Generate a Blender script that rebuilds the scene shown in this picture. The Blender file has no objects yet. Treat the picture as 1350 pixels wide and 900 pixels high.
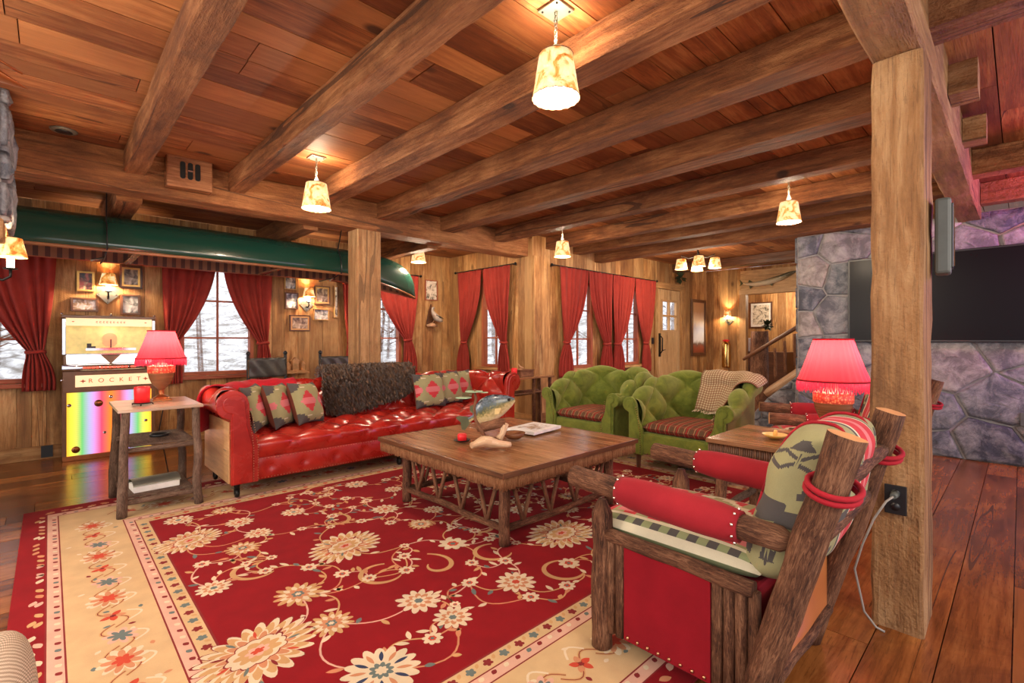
import bpy, math, random
from mathutils import Vector, Matrix
from mathutils import noise as mnoise
random.seed(7)
PI = math.pi
sc = bpy.context.scene
col = sc.collection
# ------------------------------------------------------------------ camera, world, exposure
HEAD = math.atan(671/640.0)
cd = bpy.data.cameras.new('camera'); cam = bpy.data.objects.new('camera', cd); col.objects.link(cam)
cam.location = (0, 0, 1.25); cam.rotation_euler = (PI/2, 0, HEAD - PI/2)
cd.sensor_width = 36; cd.lens = 640/1350*36; cd.shift_y = -3/1350; cd.clip_start = 0.05
sc.camera = cam
sc.view_settings.view_transform = 'Standard'; sc.view_settings.look = 'None'
sc.view_settings.gamma = 1; sc.view_settings.use_curve_mapping = False
sc.view_settings.exposure = 0.58
W = bpy.data.worlds.new('world'); sc.world = W; W.use_nodes = True
W.node_tree.nodes['Background'].inputs[0].default_value = (0.88, 0.91, 1.0, 1)
W.node_tree.nodes['Background'].inputs[1].default_value = 1.1

def light(name, kind, loc, power, color=(1, .8, .58), size=.05, rot=None):
    l = bpy.data.lights.new(name, kind); l.energy = power; l.color = color
    if kind == 'AREA': l.size = size
    elif kind == 'POINT': l.shadow_soft_size = size
    o = bpy.data.objects.new(name, l); o.location = loc
    if rot: o.rotation_euler = rot
    col.objects.link(o); return o
WARM = (1, .80, .58)
# unseen area lights added as fill behind and beside the camera
light('fill_behind', 'AREA', (-0.9, 0.2, 2.55), 34, (1, .88, .74), 1.2, (0, 0, 0))
light('fill_rear', 'AREA', (0.9, -1.6, 2.3), 40, (1, .88, .74), 1.4, (math.radians(50), 0, 0))
light('fill_side', 'AREA', (-2.2, 3.0, 2.0), 40, (1, .88, .74), 1.4, (0, math.radians(-60), 0))
light('bar_glow', 'POINT', (5.9, -0.7, 2.35), 30, (1, .05, .12), .1)
light('winter_sun', 'SUN', (0, -5, 12), 1.7, (.95, .97, 1), .3, (math.radians(32), 0, 0)).data.angle = .5
light('bar_glow', 'POINT', (6.2, -1.2, 2.3), 60, (.50, .22, 1.0), .2)
light('bar_lamp', 'POINT', (3.6, -1.9, 2.1), 45, WARM, .15)
light('fill_left', 'POINT', (-1.1, 2.6, 1.9), 62, WARM, .15)  # unseen point light added to brighten the left ceiling bay
light('alcove_lamp_left', 'POINT', (-1.7, 6.0, 2.1), 55, WARM, .1)
light('hall_lamp', 'POINT', (12.6, 3.8, 2.3), 50, WARM, .1)

# ------------------------------------------------------------------ node helper
class NT:
    def __init__(s, name):
        s.m = bpy.data.materials.new(name); s.m.use_nodes = True; s.t = s.m.node_tree
        s.b = s.t.nodes['Principled BSDF']; s.out = s.t.nodes['Material Output']
    def n(s, t, **k):
        x = s.t.nodes.new(t)
        for a, b in k.items(): setattr(x, a, b)
        return x
    def l(s, a, b): s.t.links.new(a, b)
    def put(s, sock, v):
        if hasattr(v, 'is_output') or hasattr(v, 'links'): s.l(v, sock)
        elif isinstance(v, tuple) and len(v) == 3 and sock.type == 'RGBA': sock.default_value = (*v, 1)
        else: sock.default_value = v
    def uv(s, m='UV', scale=(1, 1, 1), loc=(0, 0, 0)):
        u = s.n('ShaderNodeUVMap', uv_map=m); mp = s.n('ShaderNodeMapping')
        s.l(u.outputs[0], mp.inputs[0]); mp.inputs['Scale'].default_value = scale; mp.inputs['Location'].default_value = loc
        return mp.outputs[0]
    def obj(s, scale=(1, 1, 1)):
        u = s.n('ShaderNodeTexCoord'); mp = s.n('ShaderNodeMapping'); s.l(u.outputs['Object'], mp.inputs[0])
        mp.inputs['Scale'].default_value = scale; return mp.outputs[0]
    def noise(s, vec, scale=5, detail=4, rough=.55, dist=0):
        x = s.n('ShaderNodeTexNoise'); s.l(vec, x.inputs['Vector']); x.inputs['Scale'].default_value = scale
        x.inputs['Detail'].default_value = detail; x.inputs['Roughness'].default_value = rough; x.inputs['Distortion'].default_value = dist
        return x.outputs['Fac']
    def vor(s, vec, scale=5, feature='F1'):
        x = s.n('ShaderNodeTexVoronoi', feature=feature); s.l(vec, x.inputs['Vector']); x.inputs['Scale'].default_value = scale
        return x.outputs['Distance']
    def ramp(s, fac, stops):
        x = s.n('ShaderNodeValToRGB'); e = x.color_ramp.elements
        while len(e) > 1: e.remove(e[-1])
        e[0].position = stops[0][0]; e[0].color = (*stops[0][1], 1)
        for p, c in stops[1:]:
            q = e.new(p); q.color = (*c, 1)
        s.l(fac, x.inputs[0]); return x.outputs[0]
    def math(s, op, a, b=0.0, c=0.0):
        x = s.n('ShaderNodeMath', operation=op); s.put(x.inputs[0], a); s.put(x.inputs[1], b); s.put(x.inputs[2], c); return x.outputs[0]
    def mix(s, f, a, b, mode='MIX'):
        x = s.n('ShaderNodeMix', data_type='RGBA', blend_type=mode); s.put(x.inputs[0], f); s.put(x.inputs[6], a); s.put(x.inputs[7], b); return x.outputs[2]
    def sep(s, vec):
        x = s.n('ShaderNodeSeparateXYZ'); s.l(vec, x.inputs[0]); return x.outputs
    def bump(s, h, strength=.3, dist=.01):
        x = s.n('ShaderNodeBump'); x.inputs['Strength'].default_value = strength; x.inputs['Distance'].default_value = dist
        s.l(h, x.inputs['Height']); s.l(x.outputs[0], s.b.inputs['Normal'])
    def set(s, **k):
        for a, v in k.items(): s.put(s.b.inputs[a.replace('_', ' ')], v)
        return s.m
    def color(s, v): s.put(s.b.inputs['Base Color'], v)

def plain(name, c, rough=.5, metal=0, emit=None, es=0, bumpy=0, var=.12, sheen=0):
    n = NT(name); v = n.obj(); f = n.noise(v, 14, 3)
    lo = tuple(x*(1-var) for x in c); hi = tuple(min(1, x*(1+var)) for x in c)
    n.color(n.ramp(f, [(.3, lo), (.7, hi)])); n.set(Roughness=rough, Metallic=metal)
    if emit: n.set(Emission_Color=(*emit, 1), Emission_Strength=es)
    if bumpy: n.bump(n.noise(v, 160, 3), bumpy, .003)
    if sheen: n.set(Sheen_Weight=sheen, Sheen_Roughness=.4)
    return n.m

def wood(name, c1, c2, c3, rough=.6, tint=.5, bump=.3, knot=.06, sx=1.0, sy=1.0, dark=(.10, .04, .02), spec=.4, crack=.004, saw=0, hew=0):
    n = NT(name)
    low = n.noise(n.uv(scale=(1.1*sx, 3.2*sy, 1)), 1.0, 3, .5, .6)
    gr = n.noise(n.uv(scale=(1.6*sx, 26*sy, 1)), 1.6, 5, .65, .4)
    fine = n.noise(n.uv(scale=(5*sx, 150*sy, 1)), 1.6, 3, .6)
    f = n.math('ADD', n.math('MULTIPLY', low, .45), n.math('MULTIPLY', gr, .55))
    c = n.ramp(f, [(.36, c1), (.49, c2), (.62, c3)])
    blot = n.noise(n.uv(scale=(2.2*sx, 5*sy, 1), loc=(7, 3, 0)), 1.0, 5, .7, 1.0)
    c = n.mix(n.ramp(blot, [(.50, (0, 0, 0)), (.68, (.55, .55, .55))]), c, c1)
    crk = n.noise(n.uv(scale=(.22*sx, 7*sy, 1), loc=(3, 9, 0)), 1.0, 2, .5, .15)
    ck = n.math('LESS_THAN', n.math('ABSOLUTE', n.math('SUBTRACT', crk, .40)), crack)
    c = n.mix(n.math('MULTIPLY', ck, .75), c, dark)
    c = n.mix(n.math('MULTIPLY', n.math('GREATER_THAN', fine, .60), .34), c, dark)
    rr = n.sep(n.uv('R'))
    c = n.mix(n.math('MULTIPLY', rr[0], tint), c, c1, 'MULTIPLY') if False else n.mix(n.math('MULTIPLY', rr[0], tint), c, tuple(x*.8 for x in c1))
    c = n.mix(n.math('MULTIPLY', n.math('POWER', rr[1], 3.0), tint*.7), c, c3)
    if knot:
        d = n.vor(n.uv(scale=(1.7*sx, 4.2*sy, 1)), 1.0)
        k = n.math('SUBTRACT', 1, n.math('MULTIPLY', d, 1/knot)); k = n.math('MAXIMUM', k, 0)
        c = n.mix(n.math('MINIMUM', n.math('MULTIPLY', k, 1.9), .9), c, dark)
    n.color(c); n.set(Roughness=rough, Specular_IOR_Level=spec)
    h = n.math('ADD', gr, n.math('MULTIPLY', fine, .5)); h = n.math('SUBTRACT', h, n.math('MULTIPLY', ck, .6))
    if saw:
        z = n.sep(n.uv()); w_ = n.math('SINE', n.math('ADD', n.math('MULTIPLY', n.math('ADD', z[0], n.math('MULTIPLY', z[1], .7)), 260), n.math('MULTIPLY', n.noise(n.uv(scale=(7, 7, 1)), 1, 3), 22))); h = n.math('ADD', h, n.math('MULTIPLY', n.math('MULTIPLY', w_, blot), saw))
    if hew: h = n.math('ADD', h, n.math('MULTIPLY', n.noise(n.uv(scale=(14, 18, 1)), 1, 6, .7), hew*1.5))
    n.bump(h, bump, .006 if not hew else .02)
    return n.m

def bark(name, c1=(.028, .011, .007), c2=(.13, .052, .026), c3=(.34, .165, .088), s=1.0):
    n = NT(name)
    a = n.noise(n.uv(scale=(14*s, 110*s, 1)), 1.0, 6, .75, 1.5); b = n.noise(n.uv(scale=(5*s, 12*s, 1)), 1.0, 4, .6)
    f = n.math('ADD', n.math('MULTIPLY', a, .65), n.math('MULTIPLY', b, .35))
    n.color(n.ramp(f, [(.38, c1), (.49, c2), (.62, c3)])); n.set(Roughness=.7, Specular_IOR_Level=.25)
    n.bump(f, 1.0, .012); return n.m

M = {}
M['beam'] = wood('timber_beam', (.10, .030, .009), (.28, .100, .030), (.52, .235, .09), .7, .45, .8, .11, 1.0, .6, (.035, .013, .007), crack=.009, hew=1.6)
M['post'] = wood('timber_post', (.17, .072, .026), (.38, .185, .07), (.60, .36, .17), .75, .3, .8, .11, .9, .5, (.07, .03, .014), crack=.014, saw=.06, hew=1.4)
M['ceil'] = wood('ceiling_plank', (.12, .030, .009), (.31, .095, .026), (.58, .25, .085), .6, .8, .45, .11, .8, .5, (.04, .013, .007))
M['board'] = wood('wall_board', (.17, .066, .019), (.50, .235, .072), (.80, .50, .21), .62, .6, .45, .12, .8, .5, (.08, .03, .011), saw=.08)
M['floor'] = wood('floor_board', (.075, .020, .006), (.25, .078, .018), (.42, .16, .042), .22, .7, .10, .07, .8, .5, (.025, .008, .004), .5)
M['top'] = wood('table_top', (.15, .062, .025), (.30, .135, .056), (.48, .25, .12), .22, .35, .08, .0, .8, .7)
M['darkwood'] = wood('dark_wood', (.045, .018, .009), (.13, .05, .022), (.22, .09, .04), .35, .35, .1, .0)
M['redwood'] = wood('window_wood', (.30, .06, .03), (.42, .11, .05), (.55, .18, .08), .5, .2, .1, 0)
M['panelwood'] = wood('pale_panel', (.40, .20, .08), (.60, .33, .14), (.74, .46, .22), .3, .3, .1, .0)
M['doorwood'] = wood('door_wood', (.46, .24, .09), (.66, .40, .18), (.80, .54, .28), .5, .3, .2, .05)
M['log'] = bark('log_bark')
M['twig'] = bark('twig_bark', (.09, .035, .018), (.21, .09, .045), (.38, .19, .10), 1.6)
M['twigpale'] = bark('split_twig', (.14, .05, .022), (.34, .145, .06), (.55, .29, .14), 2.0)
M['endgrain'] = plain('cut_log_end', (.60, .30, .12), .5)
M['greylog'] = bark('weathered_twig', (.05, .03, .02), (.15, .09, .06), (.30, .20, .14), 1.4)
M['polished'] = wood('peeled_log', (.13, .045, .018), (.27, .105, .045), (.42, .19, .09), .25, .3, .1, .05)
M['drift'] = wood('driftwood', (.42, .22, .11), (.66, .40, .22), (.82, .60, .40), .5, .3, .5, .05)
M['iron'] = plain('black_iron', (.02, .018, .016), .45, .7)
M['pewter'] = plain('pewter_plate', (.22, .22, .18), .4, .6)
M['brass'] = plain('brass', (.80, .50, .16), .22, 1)
M['copper'] = plain('copper', (.40, .14, .05), .35, .9)
M['chrome'] = plain('chrome', (.8, .8, .82), .12, 1)
M['nail'] = plain('nailhead_brass', (.55, .33, .17), .3, 1)
M['nailpale'] = plain('nailhead_pale', (.85, .75, .68), .25, 1)
M['white'] = plain('white_paint', (.8, .8, .78), .5)
M['black'] = plain('black_plastic', (.012, .012, .014), .35)
M['grey'] = plain('grey_plastic', (.10, .11, .10), .5)
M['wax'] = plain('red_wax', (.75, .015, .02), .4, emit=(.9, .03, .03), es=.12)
M['paper'] = plain('paper', (.82, .80, .74), .7)
M['glass'] = None
n = NT('window_glass'); n.set(Base_Color=(1, 1, 1, 1), Roughness=.02, IOR=1.05, Transmission_Weight=1.0, Alpha=.25); M['glass'] = n.m
n = NT('picture_glass'); n.set(Base_Color=(1, 1, 1, 1), Roughness=.03, Alpha=.08); M['picglass'] = n.m

def fabric(name, c, rough=.85, sheen=.5, var=.15, weave=300, bump=.25):
    n = NT(name); v = n.obj()
    f = n.noise(v, 7, 4); w = n.noise(v, weave, 2)
    lo = tuple(x*(1-var) for x in c); hi = tuple(min(1, x*(1+var)) for x in c)
    n.color(n.ramp(n.math('ADD', n.math('MULTIPLY', f, .7), n.math('MULTIPLY', w, .3)), [(.35, lo), (.65, hi)]))
    n.set(Roughness=rough, Sheen_Weight=sheen*.12, Sheen_Roughness=.4, Specular_IOR_Level=.2); n.bump(w, bump, .002); return n.m
M['curtain'] = fabric('curtain_cloth', (.33, .040, .028), .9, .5, .12, 240)
M['felt'] = fabric('red_felt', (.235, .005, .012), .9, .25, .12, 500, .4)
M['sleeve'] = fabric('red_wool', (.31, .016, .024), .9, .35, .12, 420, .5)
M['lace'] = fabric('red_lace', (.33, .012, .022), .8, .3, .1, 300)
M['throw'] = fabric('red_throw', (.40, .012, .022), .95, .6, .2, 120, .6)
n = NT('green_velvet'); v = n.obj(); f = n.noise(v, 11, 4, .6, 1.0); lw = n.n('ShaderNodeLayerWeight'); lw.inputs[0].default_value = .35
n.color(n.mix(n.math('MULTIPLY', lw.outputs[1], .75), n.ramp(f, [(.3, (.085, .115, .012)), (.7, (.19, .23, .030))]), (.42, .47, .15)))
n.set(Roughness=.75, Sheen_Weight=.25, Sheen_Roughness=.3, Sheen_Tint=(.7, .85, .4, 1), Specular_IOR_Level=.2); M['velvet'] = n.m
def leather(name, c, c2, rough=.3):
    n = NT(name); v = n.obj(); f = n.noise(v, 5, 4, .6, .5); g = n.noise(v, 90, 4)
    n.color(n.ramp(f, [(.3, c), (.7, c2)])); n.set(Roughness=n.math('ADD', n.math('MULTIPLY', f, .25), rough-.12), Specular_IOR_Level=.6, Coat_Weight=.25, Coat_Roughness=.2)
    n.bump(g, .22, .002); return n.m
M['leather'] = leather('red_leather', (.27, .008, .006), (.46, .024, .013), .28)
M['blackleather'] = leather('black_leather', (.02, .018, .016), (.075, .07, .062), .4)
def stripe_fn(n, x, per, lo, hi):
    f = n.math('FRACT', n.math('MULTIPLY', x, 1/per)); return n.math('MULTIPLY', n.math('GREATER_THAN', f, lo), n.math('LESS_THAN', f, hi))
def plaid(name, base, bands, per):
    n = NT(name); o = n.sep(n.uv()); c = base
    for (ax, lo, hi, cc, st) in bands: c = n.mix(n.math('MULTIPLY', stripe_fn(n, o[ax], per, lo, hi), st), c, cc)
    n.color(c); n.set(Roughness=.9, Specular_IOR_Level=.2); n.bump(n.noise(n.obj(), 300, 2), .3, .002); return n.m
M['plaid'] = plaid('plaid_cushion', (.20, .055, .035), [(0, .05, .3, (.10, .07, .035), .6), (1, .05, .3, (.10, .07, .035), .6), (0, .45, .52, (.50, .34, .16), .75), (1, .45, .50, (.50, .34, .16), .45), (0, .66, .80, (.42, .02, .02), .7), (0, .88, .93, (.45, .33, .18), .7), (1, .66, .8, (.42, .02, .02), .4)], .085)
M['check'] = plaid('checked_throw', (.62, .52, .33), [(0, 0, .5, (.22, .10, .045), .62), (1, 0, .5, (.22, .10, .045), .62), (0, .2, .3, (.08, .05, .03), .5), (1, .2, .3, (.38, .05, .03), .4)], .022)
M['hound'] = plaid('houndstooth', (.66, .56, .44), [(0, 0, .5, (.16, .10, .06), .6), (1, 0, .45, (.16, .10, .06), .5), (1, .6, .7, (.5, .08, .05), .5)], .016)
M['trimcheck'] = plaid('throw_edge', (.50, .30, .16), [(0, 0, .5, (.22, .03, .02), .7), (1, 0, .5, (.10, .05, .03), .6)], .018)
def lampshade_mat():
    n = NT('parchment_shade'); v = n.obj(); f = n.noise(v, 13, 3, .6, 1.2)
    c = n.ramp(f, [(.33, (.45, .12, .01)), (.42, (.85, .38, .08)), (.52, (.95, .70, .32)), (.70, (1, .85, .52))])
    n.color(c); n.set(Roughness=.8); n.put(n.b.inputs['Emission Color'], c); n.set(Emission_Strength=.5); return n.m
M['shade'] = lampshade_mat()
M['glow'] = plain('lit_bulb', (1, .97, .9), .5, emit=(1, .97, .92), es=9)
M['candleglow'] = plain('lit_candle_sleeve', (1, .95, .85), .5, emit=(1, .90, .72), es=2.5)
n = NT('red_silk_shade'); z = n.sep(n.uv()); g = n.ramp(n.math('MULTIPLY', n.math('SUBTRACT', z[1], .0), 1.0), [(0.0, (.85, .012, .05)), (.45, (1.0, .16, .12)), (.75, (.95, .05, .08)), (1, (.75, .01, .04))])
n.color((.8, .02, .05)); n.set(Emission_Color=(.9, .03, .06, 1)); n.set(Emission_Strength=.26, Roughness=.5, Transmission_Weight=0.0)
tr = n.n('ShaderNodeBsdfTranslucent'); tr.inputs[0].default_value = (1, .05, .07, 1); mx = n.n('ShaderNodeMixShader'); mx.inputs[0].default_value = .4
n.l(n.b.outputs[0], mx.inputs[1]); n.l(tr.outputs[0], mx.inputs[2]); n.l(mx.outputs[0], n.out.inputs[0]); M['silk'] = n.m
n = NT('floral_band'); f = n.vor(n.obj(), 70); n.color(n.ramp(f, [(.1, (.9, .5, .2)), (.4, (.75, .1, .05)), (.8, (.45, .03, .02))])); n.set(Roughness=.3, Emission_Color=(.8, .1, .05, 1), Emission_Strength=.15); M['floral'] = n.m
n = NT('stone_face'); rr = n.sep(n.uv('R')); v = n.obj(); f = n.noise(v, 6, 8, .72, .4); g = n.noise(v, 26, 5, .7)
c = n.ramp(rr[0], [(0, (.07, .08, .11)), (.3, (.15, .17, .21)), (.55, (.25, .24, .27)), (.72, (.18, .19, .25)), (.86, (.40, .33, .29)), (1, (.50, .43, .38))])
c = n.mix(n.ramp(f, [(.42, (0, 0, 0)), (.66, (.9, .9, .9))]), n.mix(.55, c, (.03, .035, .05)), n.mix(.35, c, (.75, .74, .74)))
n.color(c); n.set(Roughness=.65); n.bump(n.math('ADD', f, n.math('MULTIPLY', g, .4)), .8, .03); M['stone'] = n.m
M['greytop'] = wood('grey_top', (.28, .17, .11), (.45, .30, .20), (.62, .47, .35), .3, .3, .08, .0)
M['mortar'] = plain('mortar', (.34, .32, .32), .9, bumpy=.6, var=.2)
n = NT('snowy_hill'); v = n.obj(); f = n.noise(v, 2.2, 9, .75, .8); n.color(n.ramp(f, [(.42, (.20, .17, .14)), (.52, (.55, .54, .53)), (.60, (.92, .94, .97))])); n.set(Roughness=.9); M['hill'] = n.m
M['snow'] = plain('snow', (.86, .90, .96), .8, var=.05)
n = NT('canoe_paint'); n.color((.010, .050, .034)); n.set(Roughness=.22, Coat_Weight=.3); M['canoe'] = n.m
n = NT('fur'); v = n.obj(); f = n.noise(v, 55, 5, .7, 1); n.color(n.ramp(f, [(.3, (.035, .016, .008)), (.7, (.17, .09, .05))])); n.set(Roughness=.95, Sheen_Weight=.4); n.bump(f, 1, .02); M['fur'] = n.m
n = NT('fur_strands'); h = n.sep(n.uv('R')); n.color(n.ramp(h[0], [(0, (.07, .036, .020)), (1, (.26, .155, .095))])); n.set(Roughness=.7); M['furhair'] = n.m
def picmat(name, cols, scale=9):
    n = NT(name); f = n.noise(n.obj(), scale, 2, .5, .8); k = len(cols)
    n.color(n.ramp(f, [(.32 + .36*i/(k-1), c) for i, c in enumerate(cols)])); n.set(Roughness=.35); return n.m
M['ph_sepia'] = picmat('sepia_photo', [(.05, .03, .02), (.20, .13, .08), (.45, .34, .22), (.7, .6, .45)], 13)
M['ph_grey'] = picmat('grey_photo', [(.05, .05, .05), (.2, .2, .2), (.5, .5, .5), (.75, .75, .75)], 13)
M['ph_colour'] = picmat('colour_photo', [(.02, .02, .04), (.12, .05, .04), (.50, .12, .10), (.6, .5, .3)], 13)
M['ph_snow'] = picmat('snow_photo', [(.10, .07, .05), (.45, .30, .18), (.6, .6, .62), (.9, .9, .9)], 20)
n = NT('landscape_print'); z = n.sep(n.obj()); f = n.noise(n.obj((3, 3, 1)), 6, 4)
n.color(n.ramp(n.math('ADD', z[2], n.math('MULTIPLY', n.math('SUBTRACT', f, .5), .25)), [(0, (.22, .05, .02)), (.18, (.35, .08, .04)), (.26, (.15, .10, .08)), (.34, (.75, .78, .85)), (.62, (.40, .45, .60)), (.8, (.8, .7, .55)), (1, (.55, .32, .16))])); n.set(Roughness=.3); M['landscape'] = n.m
C4 = dict(khaki=(.32, .30, .15), dark=(.085, .075, .07), red=(.52, .045, .055), pink=(.62, .18, .19), cream=(.62, .56, .40), brown=(.16, .05, .03), sage=(.25, .28, .14), rust=(.42, .10, .04), slate=(.12, .125, .12))
for k, c in C4.items(): M['w_'+k] = fabric('woven_'+k, c, .92, .3, .10, 380, .4)

# ------------------------------------------------------------------ mesh builder
def V(*a): return Vector(a)
class MB:
    def __init__(s): s.v = []; s.f = []; s.mi = []; s.uv = []; s.r = []; s.sm = []
    def face(s, idx, uvs, r=(.5, .5), mi=0, sm=False):
        s.f.append(tuple(idx)); s.uv.append(uvs); s.r.append(r); s.mi.append(mi); s.sm.append(sm)
    def poly(s, pts, mi=0, r=None, sm=False, uvs=None):
        b = len(s.v); s.v += [tuple(p) for p in pts]
        s.face(range(b, b+len(pts)), uvs or [(p[0], p[1]) for p in pts], r or (.5, .5), mi, sm)
    def box(s, a, b, mi=0, r=None, xf=None, ch=0.0):
        lo = [min(a[i], b[i]) for i in range(3)]; hi = [max(a[i], b[i]) for i in range(3)]
        d = [hi[i]-lo[i] for i in range(3)]; L = d.index(max(d)); r = r or (random.random(), random.random())
        ou, ov = random.random()*40, random.random()*40
        for ax in range(3):
            o = [i for i in range(3) if i != ax]; ua = L if L != ax else (o[0] if d[o[0]] >= d[o[1]] else o[1]); va = [i for i in o if i != ua][0]
            for sd in (0, 1):
                P = []; U = []
                for (p, q) in ((0, 0), (1, 0), (1, 1), (0, 1)):
                    c = [0, 0, 0]; c[ax] = hi[ax] if sd else lo[ax]
                    c[ua] = hi[ua] if p else lo[ua]; c[va] = hi[va] if q else lo[va]
                    P.append(c); U.append((c[ua]-lo[ua]+ou, c[va]-lo[va]+ov+ax*.37))
                # orientation
                n_ = (Vector(P[1])-Vector(P[0])).cross(Vector(P[2])-Vector(P[1]))
                if (n_[ax] > 0) != bool(sd): P.reverse(); U.reverse()
                if xf: P = [xf(*p) for p in P]
                s.poly(P, mi, r, False, U)
    def grid(s, rows, mi=0, r=None, sm=True, uvf=None, closed_u=False, matf=None, flip=False):
        nr = len(rows); nc = len(rows[0]); b = len(s.v)
        for row in rows: s.v += [tuple(p) for p in row]
        if uvf is None:
            cu = [[0.0]*nc for _ in range(nr)]; cv = [[0.0]*nc for _ in range(nr)]
            for i in range(nr):
                for j in range(1, nc): cu[i][j] = cu[i][j-1] + (Vector(rows[i][j])-Vector(rows[i][j-1])).length
                if i:
                    for j in range(nc): cv[i][j] = cv[i-1][j] + (Vector(rows[i][j])-Vector(rows[i-1][j])).length
            ou, ov = random.random()*20, random.random()*20
            uvf = lambda i, j: (cu[i][j]+ou, cv[i][j]+ov)
        r = r or (random.random(), random.random())
        for i in range(nr-1):
            for j in range(nc-1 if not closed_u else nc):
                j2 = (j+1) % nc
                q = [(i, j), (i, j2), (i+1, j2), (i+1, j)]
                if flip: q.reverse()
                uu = [uvf(a, c) for a, c in q]
                if closed_u and j2 == 0:
                    w = uvf(i, nc-1)[0] + (uvf(i, nc-1)[0]-uvf(i, nc-2)[0])
                    uu = [((w if c == 0 else u[0]), u[1]) for (a, c), u in zip(q, uu)]
                s.face([b+a*nc+c for a, c in q], uu, r, matf(i, j) if matf else mi, sm)
    def tube(s, pts, rad, seg=10, mi=0, cap=None, r=None, wob=0.0, flat=1.0, sm=True):
        pts = [Vector(p) for p in pts]; n_ = len(pts)
        rad = rad if hasattr(rad, '__len__') else [rad]*n_
        cap = mi if cap is None else cap; r = r or (random.random(), random.random())
        t0 = (pts[1]-pts[0]).normalized(); up = Vector((0, 0, 1)) if abs(t0.z) < .9 else Vector((1, 0, 0))
        x = t0.cross(up).normalized(); b = len(s.v); L = 0; Ls = []; sd = random.random()*100
        ou = random.random()*20
        for i, p in enumerate(pts):
            t = (pts[min(i+1, n_-1)]-pts[max(i-1, 0)]).normalized()
            x = (x - t*x.dot(t)).normalized(); y = t.cross(x)
            if i: L += (p-pts[i-1]).length
            Ls.append(L+ou)
            for k in range(seg):
                a = 2*PI*k/seg; rr = rad[i]
                if wob: rr *= 1 + wob*mnoise.noise(Vector((math.cos(a)*1.3+sd, math.sin(a)*1.3, L*7)))
                s.v.append(tuple(p + x*math.cos(a)*rr + y*math.sin(a)*rr*flat))
        for i in range(n_-1):
            for k in range(seg):
                k2 = (k+1) % seg; rm = 2*PI*max(rad[i], .002)/seg
                s.face([b+i*seg+k, b+i*seg+k2, b+(i+1)*seg+k2, b+(i+1)*seg+k], [(Ls[i], k*rm), (Ls[i], (k+1)*rm), (Ls[i+1], (k+1)*rm), (Ls[i+1], k*rm)], r, mi, sm)
        for (i, rev) in ((0, True), (n_-1, False)):
            if rad[i] > 1e-4:
                ids = [b+i*seg+k for k in range(seg)]
                if rev: ids.reverse()
                s.face(ids, [(s.v[q][0], s.v[q][1]) for q in ids], r, cap, False)
    def log(s, p0, p1, r0, r1=None, seg=14, mi=0, cap=1, n_=8, bend=.006, wob=.12, ends=None):
        r1 = r0 if r1 is None else r1; p0 = Vector(p0); p1 = Vector(p1); sd = random.random()*50; P = []; R = []
        for i in range(n_+1):
            t = i/n_; o = Vector((mnoise.noise(V(sd, t*2.5, 0)), mnoise.noise(V(sd, 9, t*2.5)), mnoise.noise(V(3, sd, t*2.5))))*bend*2*math.sin(PI*t)
            P.append(p0.lerp(p1, t)+o); R.append(r0+(r1-r0)*t)
        if ends:
            d = (p1-p0).normalized()
            for e in ends:
                ln, rr = e[1], e[2]
                if e[0] == 0: P.insert(0, P[0]-d*ln); R.insert(0, rr)
                else: P.append(P[-1]+d*ln); R.append(rr)
        s.tube(P, R, seg, mi, cap, wob=wob)
    def lathe(s, prof, c=(0, 0, 0), seg=24, mi=0, sm=True, axis='z', matf=None, scallop=None):
        rows = []
        for (r_, z_) in prof:
            row = []
            for k in range(seg):
                a = 2*PI*k/seg; q = (r_*math.cos(a), r_*math.sin(a), z_)
                if axis == 'x': q = (q[2], q[0], q[1])
                if axis == 'y': q = (q[0], -q[2], q[1])
                row.append((c[0]+q[0], c[1]+q[1], c[2]+q[2]))
            rows.append(row)
        H = max(p[1] for p in prof)-min(p[1] for p in prof) or 1
        z0 = min(p[1] for p in prof)
        s.grid(rows, mi, sm=sm, closed_u=True, matf=matf, uvf=lambda i, j: (j*2*PI*.06/seg, prof[i][1]-z0))
    def ball(s, c, r, seg=8, mi=0, sc=(1, 1, 1), rings=5):
        rows = []
        for i in range(rings+1):
            p = PI*i/rings; rows.append([(c[0]+r*sc[0]*math.sin(p)*math.cos(2*PI*k/seg), c[1]+r*sc[1]*math.sin(p)*math.sin(2*PI*k/seg), c[2]-r*sc[2]*math.cos(p)) for k in range(seg)])
        s.grid(rows, mi, closed_u=True)
    def prism(s, outline, d0, d1, plane='xz', mi=0, cap=None):
        # outline: list of 2D pts extruded along the third axis
        def q(p, d): return {'xz': (p[0], d, p[1]), 'yz': (d, p[0], p[1]), 'xy': (p[0], p[1], d)}[plane]
        A = [q(p, d0) for p in outline]; B = [q(p, d1) for p in outline]; n_ = len(A)
        s.poly(A, mi, uvs=[tuple(p) for p in outline]); s.poly(B[::-1], mi, uvs=[tuple(p) for p in outline[::-1]])
        for i in range(n_):
            j = (i+1) % n_; L = (Vector(outline[j])-Vector(outline[i])).length
            s.poly([A[j], A[i], B[i], B[j]], mi, uvs=[(0, L), (0, 0), (abs(d1-d0), 0), (abs(d1-d0), L)])
    def build(s, name, mats, parent=None, fix=False, bevel=0, shift=None):
        me = bpy.data.meshes.new(name)
        vv = s.v
        if shift: vv = [(a-shift[0], b-shift[1], c-shift[2]) for a, b, c in vv]
        me.from_pydata(vv, [], s.f)
        for m_ in (mats if isinstance(mats, (list, tuple)) else [mats]): me.materials.append(M[m_] if isinstance(m_, str) else m_)
        l1 = me.uv_layers.new(name='UV'); l2 = me.uv_layers.new(name='R')
        l1.data.foreach_set('uv', [c for u in s.uv for p in u for c in p[:2]])
        l2.data.foreach_set('uv', [c for u, r in zip(s.uv, s.r) for p in u for c in r])
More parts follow.
